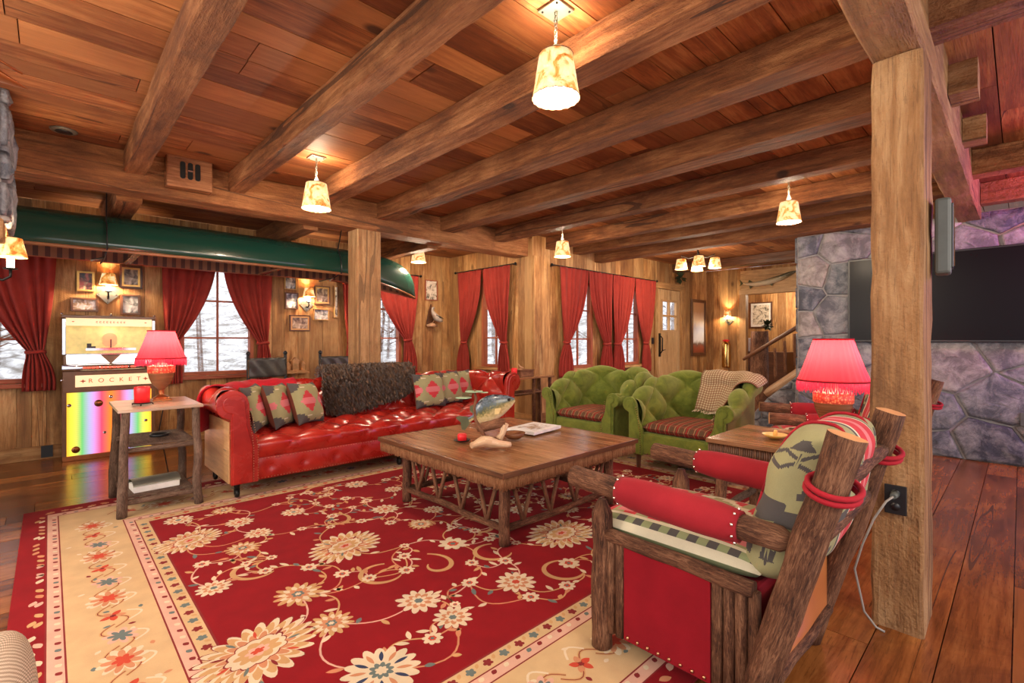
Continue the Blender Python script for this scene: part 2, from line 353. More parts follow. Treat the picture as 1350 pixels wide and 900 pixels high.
        me.polygons.foreach_set('material_index', s.mi); me.polygons.foreach_set('use_smooth', s.sm)
        me.update()
        if fix:
            import bmesh
            bm = bmesh.new(); bm.from_mesh(me); bmesh.ops.remove_doubles(bm, verts=bm.verts, dist=1e-5)
            bmesh.ops.recalc_face_normals(bm, faces=bm.faces); bm.to_mesh(me); bm.free()
        o = bpy.data.objects.new(name, me); col.objects.link(o)
        if shift and not parent: o.location = shift
        if parent: o.parent = parent
        if bevel:
            if not fix:
                w_ = o.modifiers.new('weld', 'WELD'); w_.merge_threshold = 1e-5
            b_ = o.modifiers.new('bevel', 'BEVEL'); b_.width = bevel; b_.segments = 2; b_.limit_method = 'ANGLE'
        return o
def tag(o, label, cat, group=None, kind=None):
    o['label'] = label; o['category'] = cat
    if group: o['group'] = group
    if kind: o['kind'] = kind
    return o
def thing(name, label, cat, loc=(0, 0, 0), rz=0, group=None):
    o = bpy.data.objects.new(name, None); o.empty_display_size = .1; col.objects.link(o)
    o.location = loc; o.rotation_euler = (0, 0, rz); return tag(o, label, cat, group)
def one(name, mats, parent, meth, *a, shift=None, **k):
    m_ = MB(); getattr(m_, meth)(*a, **k); return m_.build(name, mats, parent, shift=shift)
def struct(o): o['kind'] = 'structure'; return o
def copy_tree(o, parent=None):
    c = o.copy(); col.objects.link(c)
    if parent: c.parent = parent
    for ch in [x for x in bpy.data.objects if x.parent == o]: copy_tree(ch, c)
    return c

# ------------------------------------------------------------------ room constants
ZC = 2.81           # ceiling planks
YA, XB, YC, XD, XS = 7.05, 5.2, 5.02, 11.0, 6.92
HY = 5.10           # header beam face
def boards(mb, aa, a0, a1, ac, c0, c1, ad, d0, d1, w=(.15, .25), openings=(), lens=None, gap=.004, jit=.003):
    cs = [c0]
    while cs[-1] < c1-.05: cs.append(min(c1, cs[-1]+random.uniform(*w)))
    if c1-cs[-1] > 1e-6: cs[-1] = c1
    for o in openings:
        for e in (o[2], o[3]):
            if c0 < e < c1:
                k = min(range(len(cs)), key=lambda i: abs(cs[i]-e))
                if abs(cs[k]-e) < .05 and 0 < k < len(cs)-1 and not any(abs(cs[k]-q) < 1e-6 for oo in openings for q in oo[2:4]): cs[k] = e
                else: cs.append(e)
        cs.sort()
    for i in range(len(cs)-1):
        m_ = (cs[i]+cs[i+1])/2
        if cs[i+1]-cs[i] < .004: continue
        segs = [(a0, a1)]
        for o in openings:
            if o[2]-1e-6 < m_ < o[3]+1e-6:
                ns = []
                for (p, q) in segs:
                    if o[0] > p: ns.append((p, min(q, o[0])))
                    if o[1] < q: ns.append((max(p, o[1]), q))
                segs = [x for x in ns if x[1]-x[0] > .005]
        rr = (random.random(), random.random())
        for (p, q) in segs:
            cuts = [p]
            if lens:
                while cuts[-1] < q: cuts.append(min(q, cuts[-1]+random.uniform(*lens)))
            else: cuts.append(q)
            for j in range(len(cuts)-1):
                if lens: rr = (random.random(), random.random())
                lo = [0, 0, 0]; hi = [0, 0, 0]; dj = random.uniform(-jit, jit)
                lo[aa] = cuts[j]+gap*.4; hi[aa] = cuts[j+1]-gap*.4; lo[ac] = cs[i]+gap/2; hi[ac] = cs[i+1]-gap/2; lo[ad] = d0+dj; hi[ad] = d1+dj
                mb.box(lo, hi, 0, rr)
def hewn(name, ax, a0, a1, c, d, mat='beam', amp=.007, step=.16, ch=.009, kind=None, label=None, cat='beam', group=None, parent=None, check=0):
    mb = MB(); others = [i for i in range(3) if i != ax]; n_ = max(2, int(abs(a1-a0)/step)); sd = random.random()*99
    (c0, c1), (d0, d1) = c, d
    base = [(c0+ch, d0), (c1-ch, d0), (c1, d0+ch), (c1, d1-ch), (c1-ch, d1), (c0+ch, d1), (c0, d1-ch), (c0, d0+ch)]
    # two more points per long side for surface waviness
    prof = []
    for i in range(8):
        p, q = base[i], base[(i+1) % 8]; prof.append(p)
        L = math.hypot(q[0]-p[0], q[1]-p[1])
        if L > .05:
            for t in (.33, .66): prof.append((p[0]+(q[0]-p[0])*t, p[1]+(q[1]-p[1])*t))
    rows = []; per = [0]
    for i in range(1, len(prof)+1):
        p, q = prof[i-1], prof[i % len(prof)]; per.append(per[-1]+math.hypot(q[0]-p[0], q[1]-p[1]))
    cx_, cd_ = (c0+c1)/2, (d0+d1)/2
    for i in range(n_+1):
        t = a0+(a1-a0)*i/n_; row = []
        for k, (p, q) in enumerate(prof):
            e = amp*.6*mnoise.noise(V(sd+t*2.2, p*9, q*9))+amp*.6*mnoise.noise(V(sd+t*7, p*14, q*14))
            vx, vy = (1 if p > cx_ else -1), (1 if q > cd_ else -1)
            P = [0, 0, 0]; P[ax] = t; P[others[0]] = p+vx*e; P[others[1]] = q+vy*e; row.append(tuple(P))
        rows.append(row)
    ou, ov = random.random()*30, random.random()*30
    K = len(prof)
    fl = (ax == 1)
    b = len(mb.v)
    for row in rows: mb.v += row
    rr = (random.random(), random.random())
    for i in range(n_):
        for k in range(K):
            k2 = (k+1) % K; u0 = (a1-a0)*i/n_+ou; u1 = (a1-a0)*(i+1)/n_+ou
            q = [b+i*K+k, b+i*K+k2, b+(i+1)*K+k2, b+(i+1)*K+k]; uu = [(u0, per[k]+ov), (u0, per[k+1]+ov), (u1, per[k+1]+ov), (u1, per[k]+ov)]
            if fl: q.reverse(); uu.reverse()
            mb.face(q, uu, rr, 0, False)
    for (i, rev) in ((0, True), (n_, False)):
        ids = [b+i*K+k for k in range(K)]
        if rev != fl: ids.reverse()
        mb.face(ids, [(mb.v[q][others[0]], mb.v[q][others[1]]) for q in ids], rr, 0, False)
    if check:   # long drying crack on the faces
        pass
    o = mb.build(name, mat, parent)
    if label: tag(o, label, cat, group, kind)
    elif kind: o['kind'] = kind
    return o

# ------------------------------------------------------------------ floor, ceiling, walls
mb = MB(); boards(mb, 0, -3.0, 13.5, 1, -3.0, 7.1, 2, -.03, 0, (.19, .27), (), (1.8, 4.2), .004, .0006)
mb.box((-3, -3, -.06), (13.5, 7.1, -.032)); struct(mb.build('floor', 'floor'))
mb = MB(); boards(mb, 0, -3.0, 11.0, 1, -3.0, HY+.1, 2, ZC, ZC+.03, (.17, .29), (), (1.5, 4.0), .006, .002)
mb.box((-3, -3, ZC+.035), (11, HY+.1, ZC+.06)); struct(mb.build('ceiling', 'ceil'))
mb = MB(); boards(mb, 0, -3.0, XB, 1, HY+.1, YA, 2, 2.70, 2.73, (.17, .26), (), (1.5, 4.0), .006, .002)
mb.box((-3, HY+.1, 2.735), (XB, YA, 2.75)); struct(mb.build('ceiling_alcove', 'ceil'))
WIN = [('A', -1.10, -.13, .80, 2.15), ('A', 1.15, 1.97, .80, 2.20), ('A', 3.40, 4.20, .80, 2.20), ('B', 5.56, 6.18, .80, 2.22), ('C', 5.98, 6.68, .78, 2.20), ('C', 7.50, 8.12, .78, 2.20)]
def ops(w): return [(z0, z1, a, b) for (ww, a, b, z0, z1) in WIN if ww == w]
mb = MB(); boards(mb, 2, 0, 2.7, 0, -3.0, XB, 1, YA, YA+.03, (.14, .24), ops('A'))
boards(mb, 2, 0, 2.75, 0, -3.0, XB+.1, 1, YA+.035, YA+.10, (.4, .5), ops('A'), gap=0); struct(mb.build('wall_left', 'board'))
mb = MB(); boards(mb, 2, 0, 2.75, 1, YC, YA, 0, XB, XB+.03, (.13, .21), ops('B'))
boards(mb, 2, 0, 2.8, 1, YC+.05, YA, 0, XB+.035, XB+.10, (.4, .5), ops('B'), gap=0); struct(mb.build('wall_corner', 'board'))
mb = MB(); oc = ops('C')+[(0, 2.27, 8.79, 9.76)]
boards(mb, 2, 0, ZC, 0, XB, XD, 1, YC, YC+.03, (.13, .22), oc)
boards(mb, 2, 0, ZC, 0, XB+.05, XD+.1, 1, YC+.035, YC+.10, (.4, .5), oc, gap=0); struct(mb.build('wall_center', 'board'))
od = [(0, 2.22, 3.05, 4.13)]
mb = MB(); boards(mb, 2, 0, ZC, 1, 1.8, YC, 0, XD, XD+.03, (.14, .22), od)
boards(mb, 2, 0, ZC, 1, 1.8, YC, 0, XD+.035, XD+.1, (.4, .5), od, gap=0); struct(mb.build('wall_hall', 'board'))
mb = MB(); boards(mb, 2, 0, 2.8, 1, 1.0, 6.0, 0, 13.5, 13.53, (.15, .22)); struct(mb.build('wall_back', 'board'))
mb = MB(); boards(mb, 2, 0, 2.8, 0, XD+.1, 13.5, 1, 5.6, 5.63, (.15, .22)); boards(mb, 2, 0, 2.8, 0, XD+.1, 13.5, 1, 1.4, 1.43, (.15, .22)); struct(mb.build('wall_side', 'board'))
mb = MB(); boards(mb, 0, XD, 13.6, 1, 1.0, 6.0, 2, 2.75, 2.78, (.2, .25)); struct(mb.build('ceiling_hall', 'ceil'))
# baseboards
mb = MB(); mb.box((-3, YA-.022, 0), (XB, YA, .14)); struct(mb.build('baseboard_left', 'board', bevel=.004))
mb = MB(); mb.box((XB-.022, YC-.022, 0), (XB, YA-.022, .13)); struct(mb.build('baseboard_corner', 'board', bevel=.004))
mb = MB(); mb.box((XB, YC-.022, 0), (8.70, YC, .13)); mb.box((9.86, YC-.022, 0), (XD, YC, .13)); struct(mb.build('baseboard_center', 'board', bevel=.004))
# door frames and the board over the hall opening
mb = MB(); y0, y1 = YC-.03, YC
mb.box((8.68, y0, 0), (8.79, y1, 2.40)); mb.box((9.76, y0, 0), (9.87, y1, 2.40)); mb.box((8.68, y0-.004, 2.27), (9.87, y1, 2.40)); struct(mb.build('trim_1', 'board', bevel=.004))
mb = MB(); x0 = XD-.03
mb.box((x0, 4.13, 0), (XD, 4.27, 2.33)); mb.box((x0, 2.93, 0), (XD, 3.05, 2.33)); mb.box((x0-.01, 2.93, 2.22), (XD, 4.27, 2.33)); struct(mb.build('trim_2', 'doorwood', bevel=.004))
mb = MB(); mb.box((XD-.02, 2.95, 2.33), (XD, 4.25, 2.74)); struct(mb.build('trim_3', 'doorwood', bevel=.004))

# ------------------------------------------------------------------ outdoors
mb = MB(); rows = []
for i in range(16):
    r_ = 5+i*2.2; rows.append([(3+r_*math.cos(a), 7.4+r_*math.sin(a)*1.0, -.5+max(0, i-1)**1.25*.42+.35*mnoise.noise(V(r_, a*4, 0))) for a in [math.radians(-8+k*4) for k in range(49)]])
mb.grid(rows); o = mb.build('hillside', 'hill'); o['kind'] = 'structure'
mb = MB(); mb.poly([(-12, 7.2, -.45), (30, 7.2, -.45), (30, 16, -.45), (-12, 16, -.45)])
mb.poly([(5.4, 5.2, -.45), (30, 5.2, -.45), (30, 7.2, -.45), (5.4, 7.2, -.45)]); o = mb.build('snow_ground', 'snow'); o['kind'] = 'structure'
mb = MB()
for i in range(70):
    a = math.radians(random.uniform(0, 150)); r_ = random.uniform(7, 16); x = 3+r_*math.cos(a); y = 7.4+r_*math.sin(a); h = random.uniform(4, 7)
    mb.tube([(x, y, -.5), (x+random.uniform(-.3, .3), y, h*.5), (x+random.uniform(-.8, .8), y, h)], [random.uniform(.04, .11), .05, .01], 6)
    for k in range(7):
        z = random.uniform(.8, h*.9); b_ = random.uniform(0, 6.28); L = random.uniform(.5, 1.6)
        mb.tube([(x, y, z), (x+math.cos(b_)*L*.6, y+math.sin(b_)*L*.6, z+L*.3), (x+math.cos(b_)*L, y+math.sin(b_)*L, z+L*.2)], [.022, .014, .004], 4)
o = mb.build('bare_woods', 'log'); o['kind'] = 'stuff'; tag(o, 'bare winter trees on the snowy slope outside the windows', 'trees', kind='stuff')

# ------------------------------------------------------------------ windows
def window(i, wname, a, b, z0, z1, cols, rows_):
    r = bpy.data.objects.new('window_%d' % i, None); col.objects.link(r); struct(r)
    def P(u, d, z):  # u along wall, d towards the outside
        return {'A': (u, YA+d, z), 'B': (XB+d, u, z), 'C': (u, YC+d, z)}[wname]
    def bx(mb, u0, u1, d0, d1, q0, q1): mb.box(P(u0, d0, q0), P(u1, d1, q1))
    f = MB(); t = .045
    bx(f, a, a+t, -.005, .09, z0, z1); bx(f, b-t, b, -.005, .09, z0, z1); bx(f, a+t, b-t, -.005, .09, z0, z0+t); bx(f, a+t, b-t, -.005, .09, z1-t, z1)
    f.build('window_frame', 'redwood', r, bevel=.003)
    s_ = MB()
    for k in range(1, cols): u = a+(b-a)*k/cols; bx(s_, u-.011, u+.011, .035, .065, z0+t, z1-t)
    for k in range(1, rows_): q = z0+(z1-z0)*k/rows_; bx(s_, a+t, b-t, .037, .063, q-.011, q+.011)
    s_.build('glazing_bars', 'redwood', r)
    g = MB(); bx(g, a+t, b-t, .048, .052, z0+t, z1-t); g.build('pane', 'glass', r)
    c = MB(); bx(c, a-.10, b+.10, -.075, -.006, z0-.045, z0-.005); c.build('window_sill', 'board' if wname != 'A' else 'redwood', r, bevel=.004)
    return r
for i, (w, a, b, z0, z1) in enumerate(WIN): window(i+1, w, a, b, z0, z1, 2, 3)
# door with four small panes
dr = bpy.data.objects.new('door_1', None); col.objects.link(dr); struct(dr)
mb = MB(); boards(mb, 2, .01, 2.265, 0, 8.80, 9.75, 1, YC+.01, YC+.05, (.13, .17), [(1.40, 2.06, 8.97, 9.63)], gap=.003, jit=0); mb.build('door_leaf', 'doorwood', dr)
mb = MB(); mb.box((8.97, YC+.0, 1.40), (9.02, YC+.05, 2.06)); mb.box((9.58, YC, 1.40), (9.63, YC+.05, 2.06)); mb.box((9.02, YC, 1.40), (9.58, YC+.05, 1.44)); mb.box((9.02, YC, 2.02), (9.58, YC+.05, 2.06)); mb.box((9.28, YC, 1.44), (9.32, YC+.05, 2.02)); mb.box((9.02, YC+.002, 1.71), (9.58, YC+.048, 1.75)); mb.build('glazing_bars', 'doorwood', dr)
mb = MB(); mb.box((9.02, YC+.03, 1.44), (9.58, YC+.034, 2.02)); mb.build('pane', 'glass', dr)
mb = MB(); mb.tube([(8.90, YC-.01, 1.32), (8.90, YC-.06, 1.27), (8.90, YC-.06, 1.02), (8.90, YC-.01, .96)], .012, 8); mb.box((8.87, YC-.008, .90), (8.93, YC+.01, 1.37)); mb.tube([(8.93, YC-.03, 1.02), (9.03, YC-.05, 1.04)], .008, 6); mb.build('door_handle', 'iron', dr)

# ------------------------------------------------------------------ stone work
def clip(poly, a, n_):
    out = []
    for i in range(len(poly)):
        p, q = poly[i], poly[(i+1) % len(poly)]
        dp = (p[0]-a[0])*n_[0]+(p[1]-a[1])*n_[1]; dq = (q[0]-a[0])*n_[0]+(q[1]-a[1])*n_[1]
        if dp <= 0: out.append(p)
        if (dp < 0) != (dq < 0) and abs(dp-dq) > 1e-9:
            t = dp/(dp-dq); out.append((p[0]+(q[0]-p[0])*t, p[1]+(q[1]-p[1])*t))
    return out
def stones(mb, region, fn, spacing=.36, inset=.010, depth=.05, an=1.35, mi=0):
    xs = [p[0] for p in region]; zs = [p[1] for p in region]; S = []
    tries = 0
    while tries < 4000:
        tries += 1; p = (random.uniform(min(xs)-.1, max(xs)+.1), random.uniform(min(zs)-.1, max(zs)+.1)); sp = spacing*random.choice((.6, .85, 1.1, 1.1))
        if all(math.hypot((p[0]-q[0])/an, p[1]-q[1]) > (sp+q[2])/2 for q in S): S.append((p[0], p[1], sp))
    for i, p in enumerate(S):
        poly = list(region)
        for j, q in enumerate(S):
            if i == j: continue
            if math.hypot(q[0]-p[0], q[1]-p[1]) > spacing*3.5: continue
            m_ = ((p[0]+q[0])/2, (p[1]+q[1])/2); n_ = ((q[0]-p[0])/(an*an), q[1]-p[1]); poly = clip(poly, m_, n_)
            if len(poly) < 3: break
        if len(poly) < 3: continue
        for k in range(len(poly)):   # inset
            pass
        cx_ = sum(a[0] for a in poly)/len(poly); cz_ = sum(a[1] for a in poly)/len(poly)
        # resample outline with a little wobble
        out = []
        for k in range(len(poly)):
            a, b = poly[k], poly[(k+1) % len(poly)]; L = math.hypot(b[0]-a[0], b[1]-a[1]); m = max(1, int(L/.05))
            for t in range(m): out.append((a[0]+(b[0]-a[0])*t/m, a[1]+(b[1]-a[1])*t/m))
        if len(out) < 4: continue
        def ring(ins, rnd):
            R = []
            for (x, z) in out:
                d = math.hypot(x-cx_, z-cz_) or 1e-6; w = inset*(1+.8*mnoise.noise(V(x*7, z*7, i)))
                f = max(0, (d-ins-w)/d); R.append((cx_+(x-cx_)*f, cz_+(z-cz_)*f))
            return R
        dd = depth*random.uniform(.55, 1.1); r0, r1, r2 = ring(0, 0), ring(.007, 0), ring(.035, 0)
        rows = [[fn(x, z, 0) for x, z in r0], [fn(x, z, dd*.6) for x, z in r0], [fn(x, z, dd*.92) for x, z in r1],
                [fn(x, z, dd+.012*mnoise.noise(V(x*6, z*6, i*3))) for x, z in r2], [fn(cx_+(x-cx_)*.4, cz_+(z-cz_)*.4, dd+.008+.014*mnoise.noise(V(x*5, z*5, i*3))) for x, z in r2]]
        rr = (random.random(), random.random())
        mb.grid(rows, mi, rr, closed_u=True, sm=True)
        mb.poly(rows[-1], mi, rr)
    return mb
mb = MB(); mb.box((XS, -3.0, 0), (XS+.45, 1.97, 2.55), 1)
stones(mb, [(-3.0, 0), (1.965, 0), (1.965, 2.55), (-3.0, 2.55)], lambda y, z, d: (XS-d, y, z), .42, .012, .045)
stones(mb, [(XS, 0), (XS+.45, 0), (XS+.45, 2.55), (XS, 2.55)], lambda x, z, d: (x, 1.97+d, z), .35, .010, .035)
struct(mb.build('wall_right', ['stone', 'mortar']))
reg = [(1.98, 0), (2.68, 0), (2.62, .22), (2.46, .42), (2.10, .74), (1.98, .86)]
mb = MB(); mb.prism(reg, 7.30, 7.65, 'yz', 1); stones(mb, [(1.98, 0), (2.68, 0), (2.62, .22), (2.46, .42), (2.10, .74), (1.98, .86)], lambda y, z, d: (7.30-d, y, z), .26, .012, .05)
struct(mb.build('wall_stair', ['stone', 'mortar']))
# chimney at the far left edge
mb = MB(); mb.box((-1.3, 4.35, 0), (-.36, 5.60, 1.0), 1); stones(mb, [(4.35, 0), (5.60, 0), (5.60, 1.0), (4.35, 1.0)], lambda y, z, d: (-.36+d, y, z), .3, .012, .06)
mb.box((-1.3, 4.35, 1.98), (-.22, 5.05, ZC), 1); stones(mb, [(4.35, 1.98), (5.05, 1.98), (5.05, ZC), (4.35, ZC)], lambda y, z, d: (-.22+d, y, z), .3, .012, .05)
mb.box((-1.3, 4.55, 1.0), (-.45, 5.4, 1.98), 1)
struct(mb.build('wall_chimney', ['stone', 'mortar']))
o = hewn('mantel_beam', 1, 4.25, 5.15, (-.50, -.20), (1.86, 1.98), 'post', label='hewn timber mantel under the chimney stone at the left edge', cat='mantel')

# ------------------------------------------------------------------ posts and beams
hewn('timber_post', 2, 0, 2.468, (2.63, 2.92), (.28, .46), 'post', .010, .10, .012, label='thick hewn timber post at the right with a black outlet on its face', cat='post')
hewn('timber_post', 2, 0, 2.49, (2.50, 2.79), (5.125, 5.37), 'post', .004, .2, .010, label='square timber post behind the red leather sofa', cat='post')
mb = MB(); 
hewn('header_beam', 0, -3.0, XB+.02, (HY, HY+.28), (2.49, ZC), 'beam', .007, .18, label='long hewn header beam carrying the joists above the alcove with the canoe', cat='beam')
hewn('girder_beam', 0, -3.0, XS, (.28, .46), (2.47, ZC), 'post', .010, .14, label='pale girder beam resting on the thick post at the right', cat='beam')
JX = [(.445, .59), (1.21, 1.35), (1.94, 2.14), (2.72, 2.92), (3.60, 3.82), (4.54, 4.71), (5.50, 5.66)]
JL = ['first ceiling joist from the left, pale with a large dark knot', 'second ceiling joist from the left, beside the brown wall speaker', 'third ceiling joist from the left, behind the nearest pendant lamp', 'dark fourth ceiling joist from the left, rough hewn', 'fifth ceiling joist from the left, between pendant and post', 'sixth ceiling joist from the left', 'seventh ceiling joist, lit by the pendant near the post']
for (a, b), l in zip(JX, JL): hewn('ceiling_joist', 1, .462, HY-.002, (a, b), (2.63, ZC), 'beam', .008, .18, label=l, cat='beam', group='ceiling joists')
hewn('ceiling_joist', 1, .462, YC-.01, (6.15, 6.33), (2.63, ZC), 'beam', .006, .2, label='second to last ceiling joist before the hall', cat='beam', group='ceiling joists')
hewn('ceiling_joist', 1, .462, YC-.01, (6.72, 6.90), (2.56, ZC), 'beam', .006, .2, label='last ceiling joist beside the stone wall and hall lamp', cat='beam', group='ceiling joists')
for (a, b), l in zip([(2.76, 2.96), (5.50, 5.68), (6.72, 6.90)], ['joist nearest the camera on the far side of the girder', 'red lit joist above the television', 'last red lit joist along the top of the stone wall']):
    hewn('ceiling_joist', 1, -3.0, .278, (a, b), (2.60, ZC), 'beam', .006, .2, label=l, cat='beam', group='joists beyond the girder')
for (a, b), l in zip([(3.60, 3.82), (4.54, 4.71)], ['first short joist end poking through the girder beside the thick post', 'second short joist end poking through the girder, further from the post']):
    hewn('joist_end', 1, .16, .278, (a, b), (2.60, 2.77), 'post', .003, .06, label=l, cat='beam', group='joist ends')
for k, (a, b) in enumerate([(.42, .60), (2.0, 2.16), (3.6, 3.76)]):
    hewn('alcove_joist', 1, HY+.282, YA, (a, b), (2.45, 2.70), 'beam', .005, .2, label=['alcove joist above the canoe near the jukebox', 'alcove joist above the middle of the canoe', 'alcove joist above the bow of the canoe'][k], cat='beam', group='alcove joists')
hewn('corner_post', 2, 0, 2.49, (XB+.0, XB+.17), (YC-.05, YC-.002), 'board', .004, .3, .006, label='boarded corner post where the header beam meets the window wall', cat='post')
hewn('hall_beam', 1, 2.4, YC-.01, (9.4, 9.6), (2.64, ZC), 'darkwood', .004, .3, label='dark crossing beam on the hall ceiling beside the fish', cat='beam')

# ------------------------------------------------------------------ rug
def make_rug():
    X0, X1, Y0, Y1 = -.13, 4.75, .82, 4.88; z0 = .012
    FX0, FX1, FY0, FY1 = .50, 4.12, 1.45, 4.08
    mats = ['rug_red', 'rug_cream', 'rug_ivory', 'rug_tan', 'rug_peach', 'rug_rust', 'rug_slate', 'rug_navy', 'rug_maroon', 'rug_pink']
    cc = [(.225, .004, .008), (.56, .38, .20), (.64, .52, .36), (.52, .30, .13), (.52, .22, .11), (.50, .06, .03), (.13, .16, .15), (.03, .04, .09), (.20, .02, .02), (.62, .36, .27)]
    for m_, c in zip(mats, cc):
        M[m_] = fabric(m_, c, .95, .15, .10, 330, .5)
    RED, CREAM, IVORY, TAN, PEACH, RUST, SLATE, NAVY, MAROON, PINK = range(10)
    mb = MB(); L = [0]
    def flat(pts, mi, lev): mb.poly([(x, y, z0+lev*.0002) for x, y in pts], mi)
    mb.box((X0, Y0, .001), (X1, Y1, z0), RED)
    # nested borders: (fraction from outer to field, colour)
    def rect(f): return (X0+(FX0-X0)*f, X1+(FX1-X1)*f, Y0+(FY0-Y0)*f, Y1+(FY1-Y1)*f)
    lev = 1
    for f, c in [(.185, MAROON), (.195, PINK), (.275, MAROON), (.285, CREAM), (.785, MAROON), (.795, PINK), (.872, MAROON), (.882, CREAM), (.985, MAROON), (1.0, RED)]:
        a, b, c_, d = rect(f); flat([(a, c_), (b, c_), (b, d), (a, d)], c, lev); lev += .35
    Lv = lev+.4
    def star(cx, cy, R, n_, mi, lv, rot=0, dep=.3, asp=1, ang=0, sharp=1):
        P = []; N = n_*6
        for k in range(N):
            a = 2*PI*k/N; w = abs(math.sin(n_*(a)/2+rot))**sharp; r_ = R*(1-dep+dep*w)*(1+.10*mnoise.noise(V(cx*9+math.cos(a)*2.2, cy*9+math.sin(a)*2.2, R*30))); x, y = r_*math.cos(a)*asp, r_*math.sin(a)
            P.append((cx+x*math.cos(ang)-y*math.sin(ang), cy+x*math.sin(ang)+y*math.cos(ang)))
        flat(P, mi, lv)
    def leaf(cx, cy, L_, w, ang, mi, lv):
        P = []
        for k in range(7): t = k/6; P.append((L_*t, w*math.sin(PI*t)**.8))
        for k in range(5, 0, -1): t = k/6; P.append((L_*t, -w*math.sin(PI*t)**.8*.8))
        flat([(cx+x*math.cos(ang)-y*math.sin(ang), cy+x*math.sin(ang)+y*math.cos(ang)) for x, y in P], mi, lv)
    def ribbon(P, w, mi, lv):
        n_ = len(P)
        A = []; B = []
        for i in range(n_):
            p, q = P[max(i-1, 0)], P[min(i+1, n_-1)]; dx, dy = q[0]-p[0], q[1]-p[1]; d = math.hypot(dx, dy) or 1; ww = w if not callable(w) else w(i/(n_-1))
            A.append((P[i][0]-dy/d*ww/2, P[i][1]+dx/d*ww/2)); B.append((P[i][0]+dy/d*ww/2, P[i][1]-dx/d*ww/2))
        for i in range(n_-1): flat([B[i], B[i+1], A[i+1], A[i]], mi, lv)
    def blossom(x, y, R, kind=0):
        a = random.random()*6; l = Lv+.5
        if kind == 0:
            star(x, y, R*1.05, 12, MAROON, l, 0, .34, ang=a); star(x, y, R, 12, IVORY, l+.3, 0, .34, ang=a); star(x, y, R*.62, 9, PEACH, l+.6, 0, .35, ang=a); star(x, y, R*.42, 8, IVORY, l+.9, 0, .4, ang=a); star(x, y, R*.2, 6, random.choice((SLATE, RUST)), l+1.2, 0, .2)
        elif kind == 1:
            star(x, y, R, 14, TAN, l, 0, .4, ang=a); star(x, y, R*.75, 11, IVORY, l+.3, 0, .45, ang=a); star(x, y, R*.5, 9, PEACH, l+.6, 0, .3, ang=a+.3); star(x, y, R*.26, 6, SLATE, l+.9, 0, .3); star(x, y, R*.13, 6, IVORY, l+1.2)
        elif kind == 2:
            star(x, y, R, 8, IVORY, l, 0, .3, ang=a); star(x, y, R*.4, 6, RUST, l+.3, 0, .2); star(x, y, R*.2, 6, SLATE, l+.6)
        elif kind == 3:   # palmette
            star(x, y, R*1.30, 22, MAROON, l, 0, .26, 1.25, a); star(x, y, R*1.26, 22, IVORY, l+.3, 0, .27, 1.25, a); star(x, y, R*1.10, 22, TAN, l+.6, 0, .30, 1.25, a+.05); star(x, y, R*.86, 18, IVORY, l+.9, 0, .30, 1.25, a)
            star(x, y, R*.78, 18, PEACH, l+1.2, 0, .34, 1.25, a); star(x, y, R*.55, 12, MAROON, l+1.5, 0, .12, 1.5, a); star(x, y, R*.52, 12, IVORY, l+1.8, 0, .12, 1.5, a); star(x, y, R*.40, 9, TAN, l+2.1, 0, .25, 1.5, a); star(x, y, R*.22, 7, PINK, l+2.4, 0, .3, 1.5, a); star(x, y, R*.12, 5, RUST, l+2.7, 0, .4, 1.6, a)
            for k in range(9):
                b_ = a+k*.7; leaf(x+R*.6*math.cos(b_)*1.2, y+R*.6*math.sin(b_), R*.35, R*.05, b_, (RUST, SLATE, MAROON)[k % 3], l+2.0)
        elif kind == 4:   # navy petalled daisy
            star(x, y, R*1.05, 16, IVORY, l, 0, .24, ang=a)
            for k in range(12): leaf(x+R*.38*math.cos(a+k*PI/6), y+R*.38*math.sin(a+k*PI/6), R*.45, R*.07, a+k*PI/6, NAVY if k % 2 else PEACH, l+.4)
            star(x, y, R*.34, 10, SLATE, l+.7); star(x, y, R*.18, 7, IVORY, l+1)
    import_z = lambda px, py: ((lambda u, v: (((.69014+u*.72367)*1.25/v), ((.72367-u*.69014)*1.25/v)))((px-675)/640., (py-447)/640.))
    big = [(455, 722, .18, 3), (282, 778, .10, 0), (320, 725, .12, 1), (393, 786, .14, 1), (552, 795, .13, 0), (680, 770, .13, 0), (597, 719, .10, 2), (555, 693, .11, 1), (508, 673, .12, 0),
           (437, 825, .12, 1), (597, 817, .11, 0), (503, 888, .17, 4), (340, 705, .10, 0), (295, 675, .10, 1), (387, 677, .10, 0), (250, 715, .15, 3), (340, 862, .19, 3), (690, 838, .18, 3), (740, 705, .19, 3),
           (600, 800, .03, 2), (560, 640, .12, 1), (610, 655, .10, 0), (470, 640, .12, 0), (880, 632, .10, 0), (750, 745, .07, 2), (650, 690, .06, 2), (700, 790, .05, 2), (570, 845, .05, 2)]
    placed = []
    for px, py, R, k in big:
        x, y = import_z(px, py)
        if FX0+.03 < x < FX1-.03 and FY0+.03 < y < FY1-.03: placed.append((x, y, R, k))
    t = 0
    while t < 1500:
        t += 1; x, y = random.uniform(FX0+.1, FX1-.1), random.uniform(FY0+.1, FY1-.1); R = random.choice((.035, .045, .05, .09, .11))
        if all(math.hypot(x-q[0], y-q[1]) > R+q[2]+.055 for q in placed): placed.append((x, y, R, random.choice((0, 1, 2)) if R > .06 else 2))
    # vines between neighbours
    done = set()
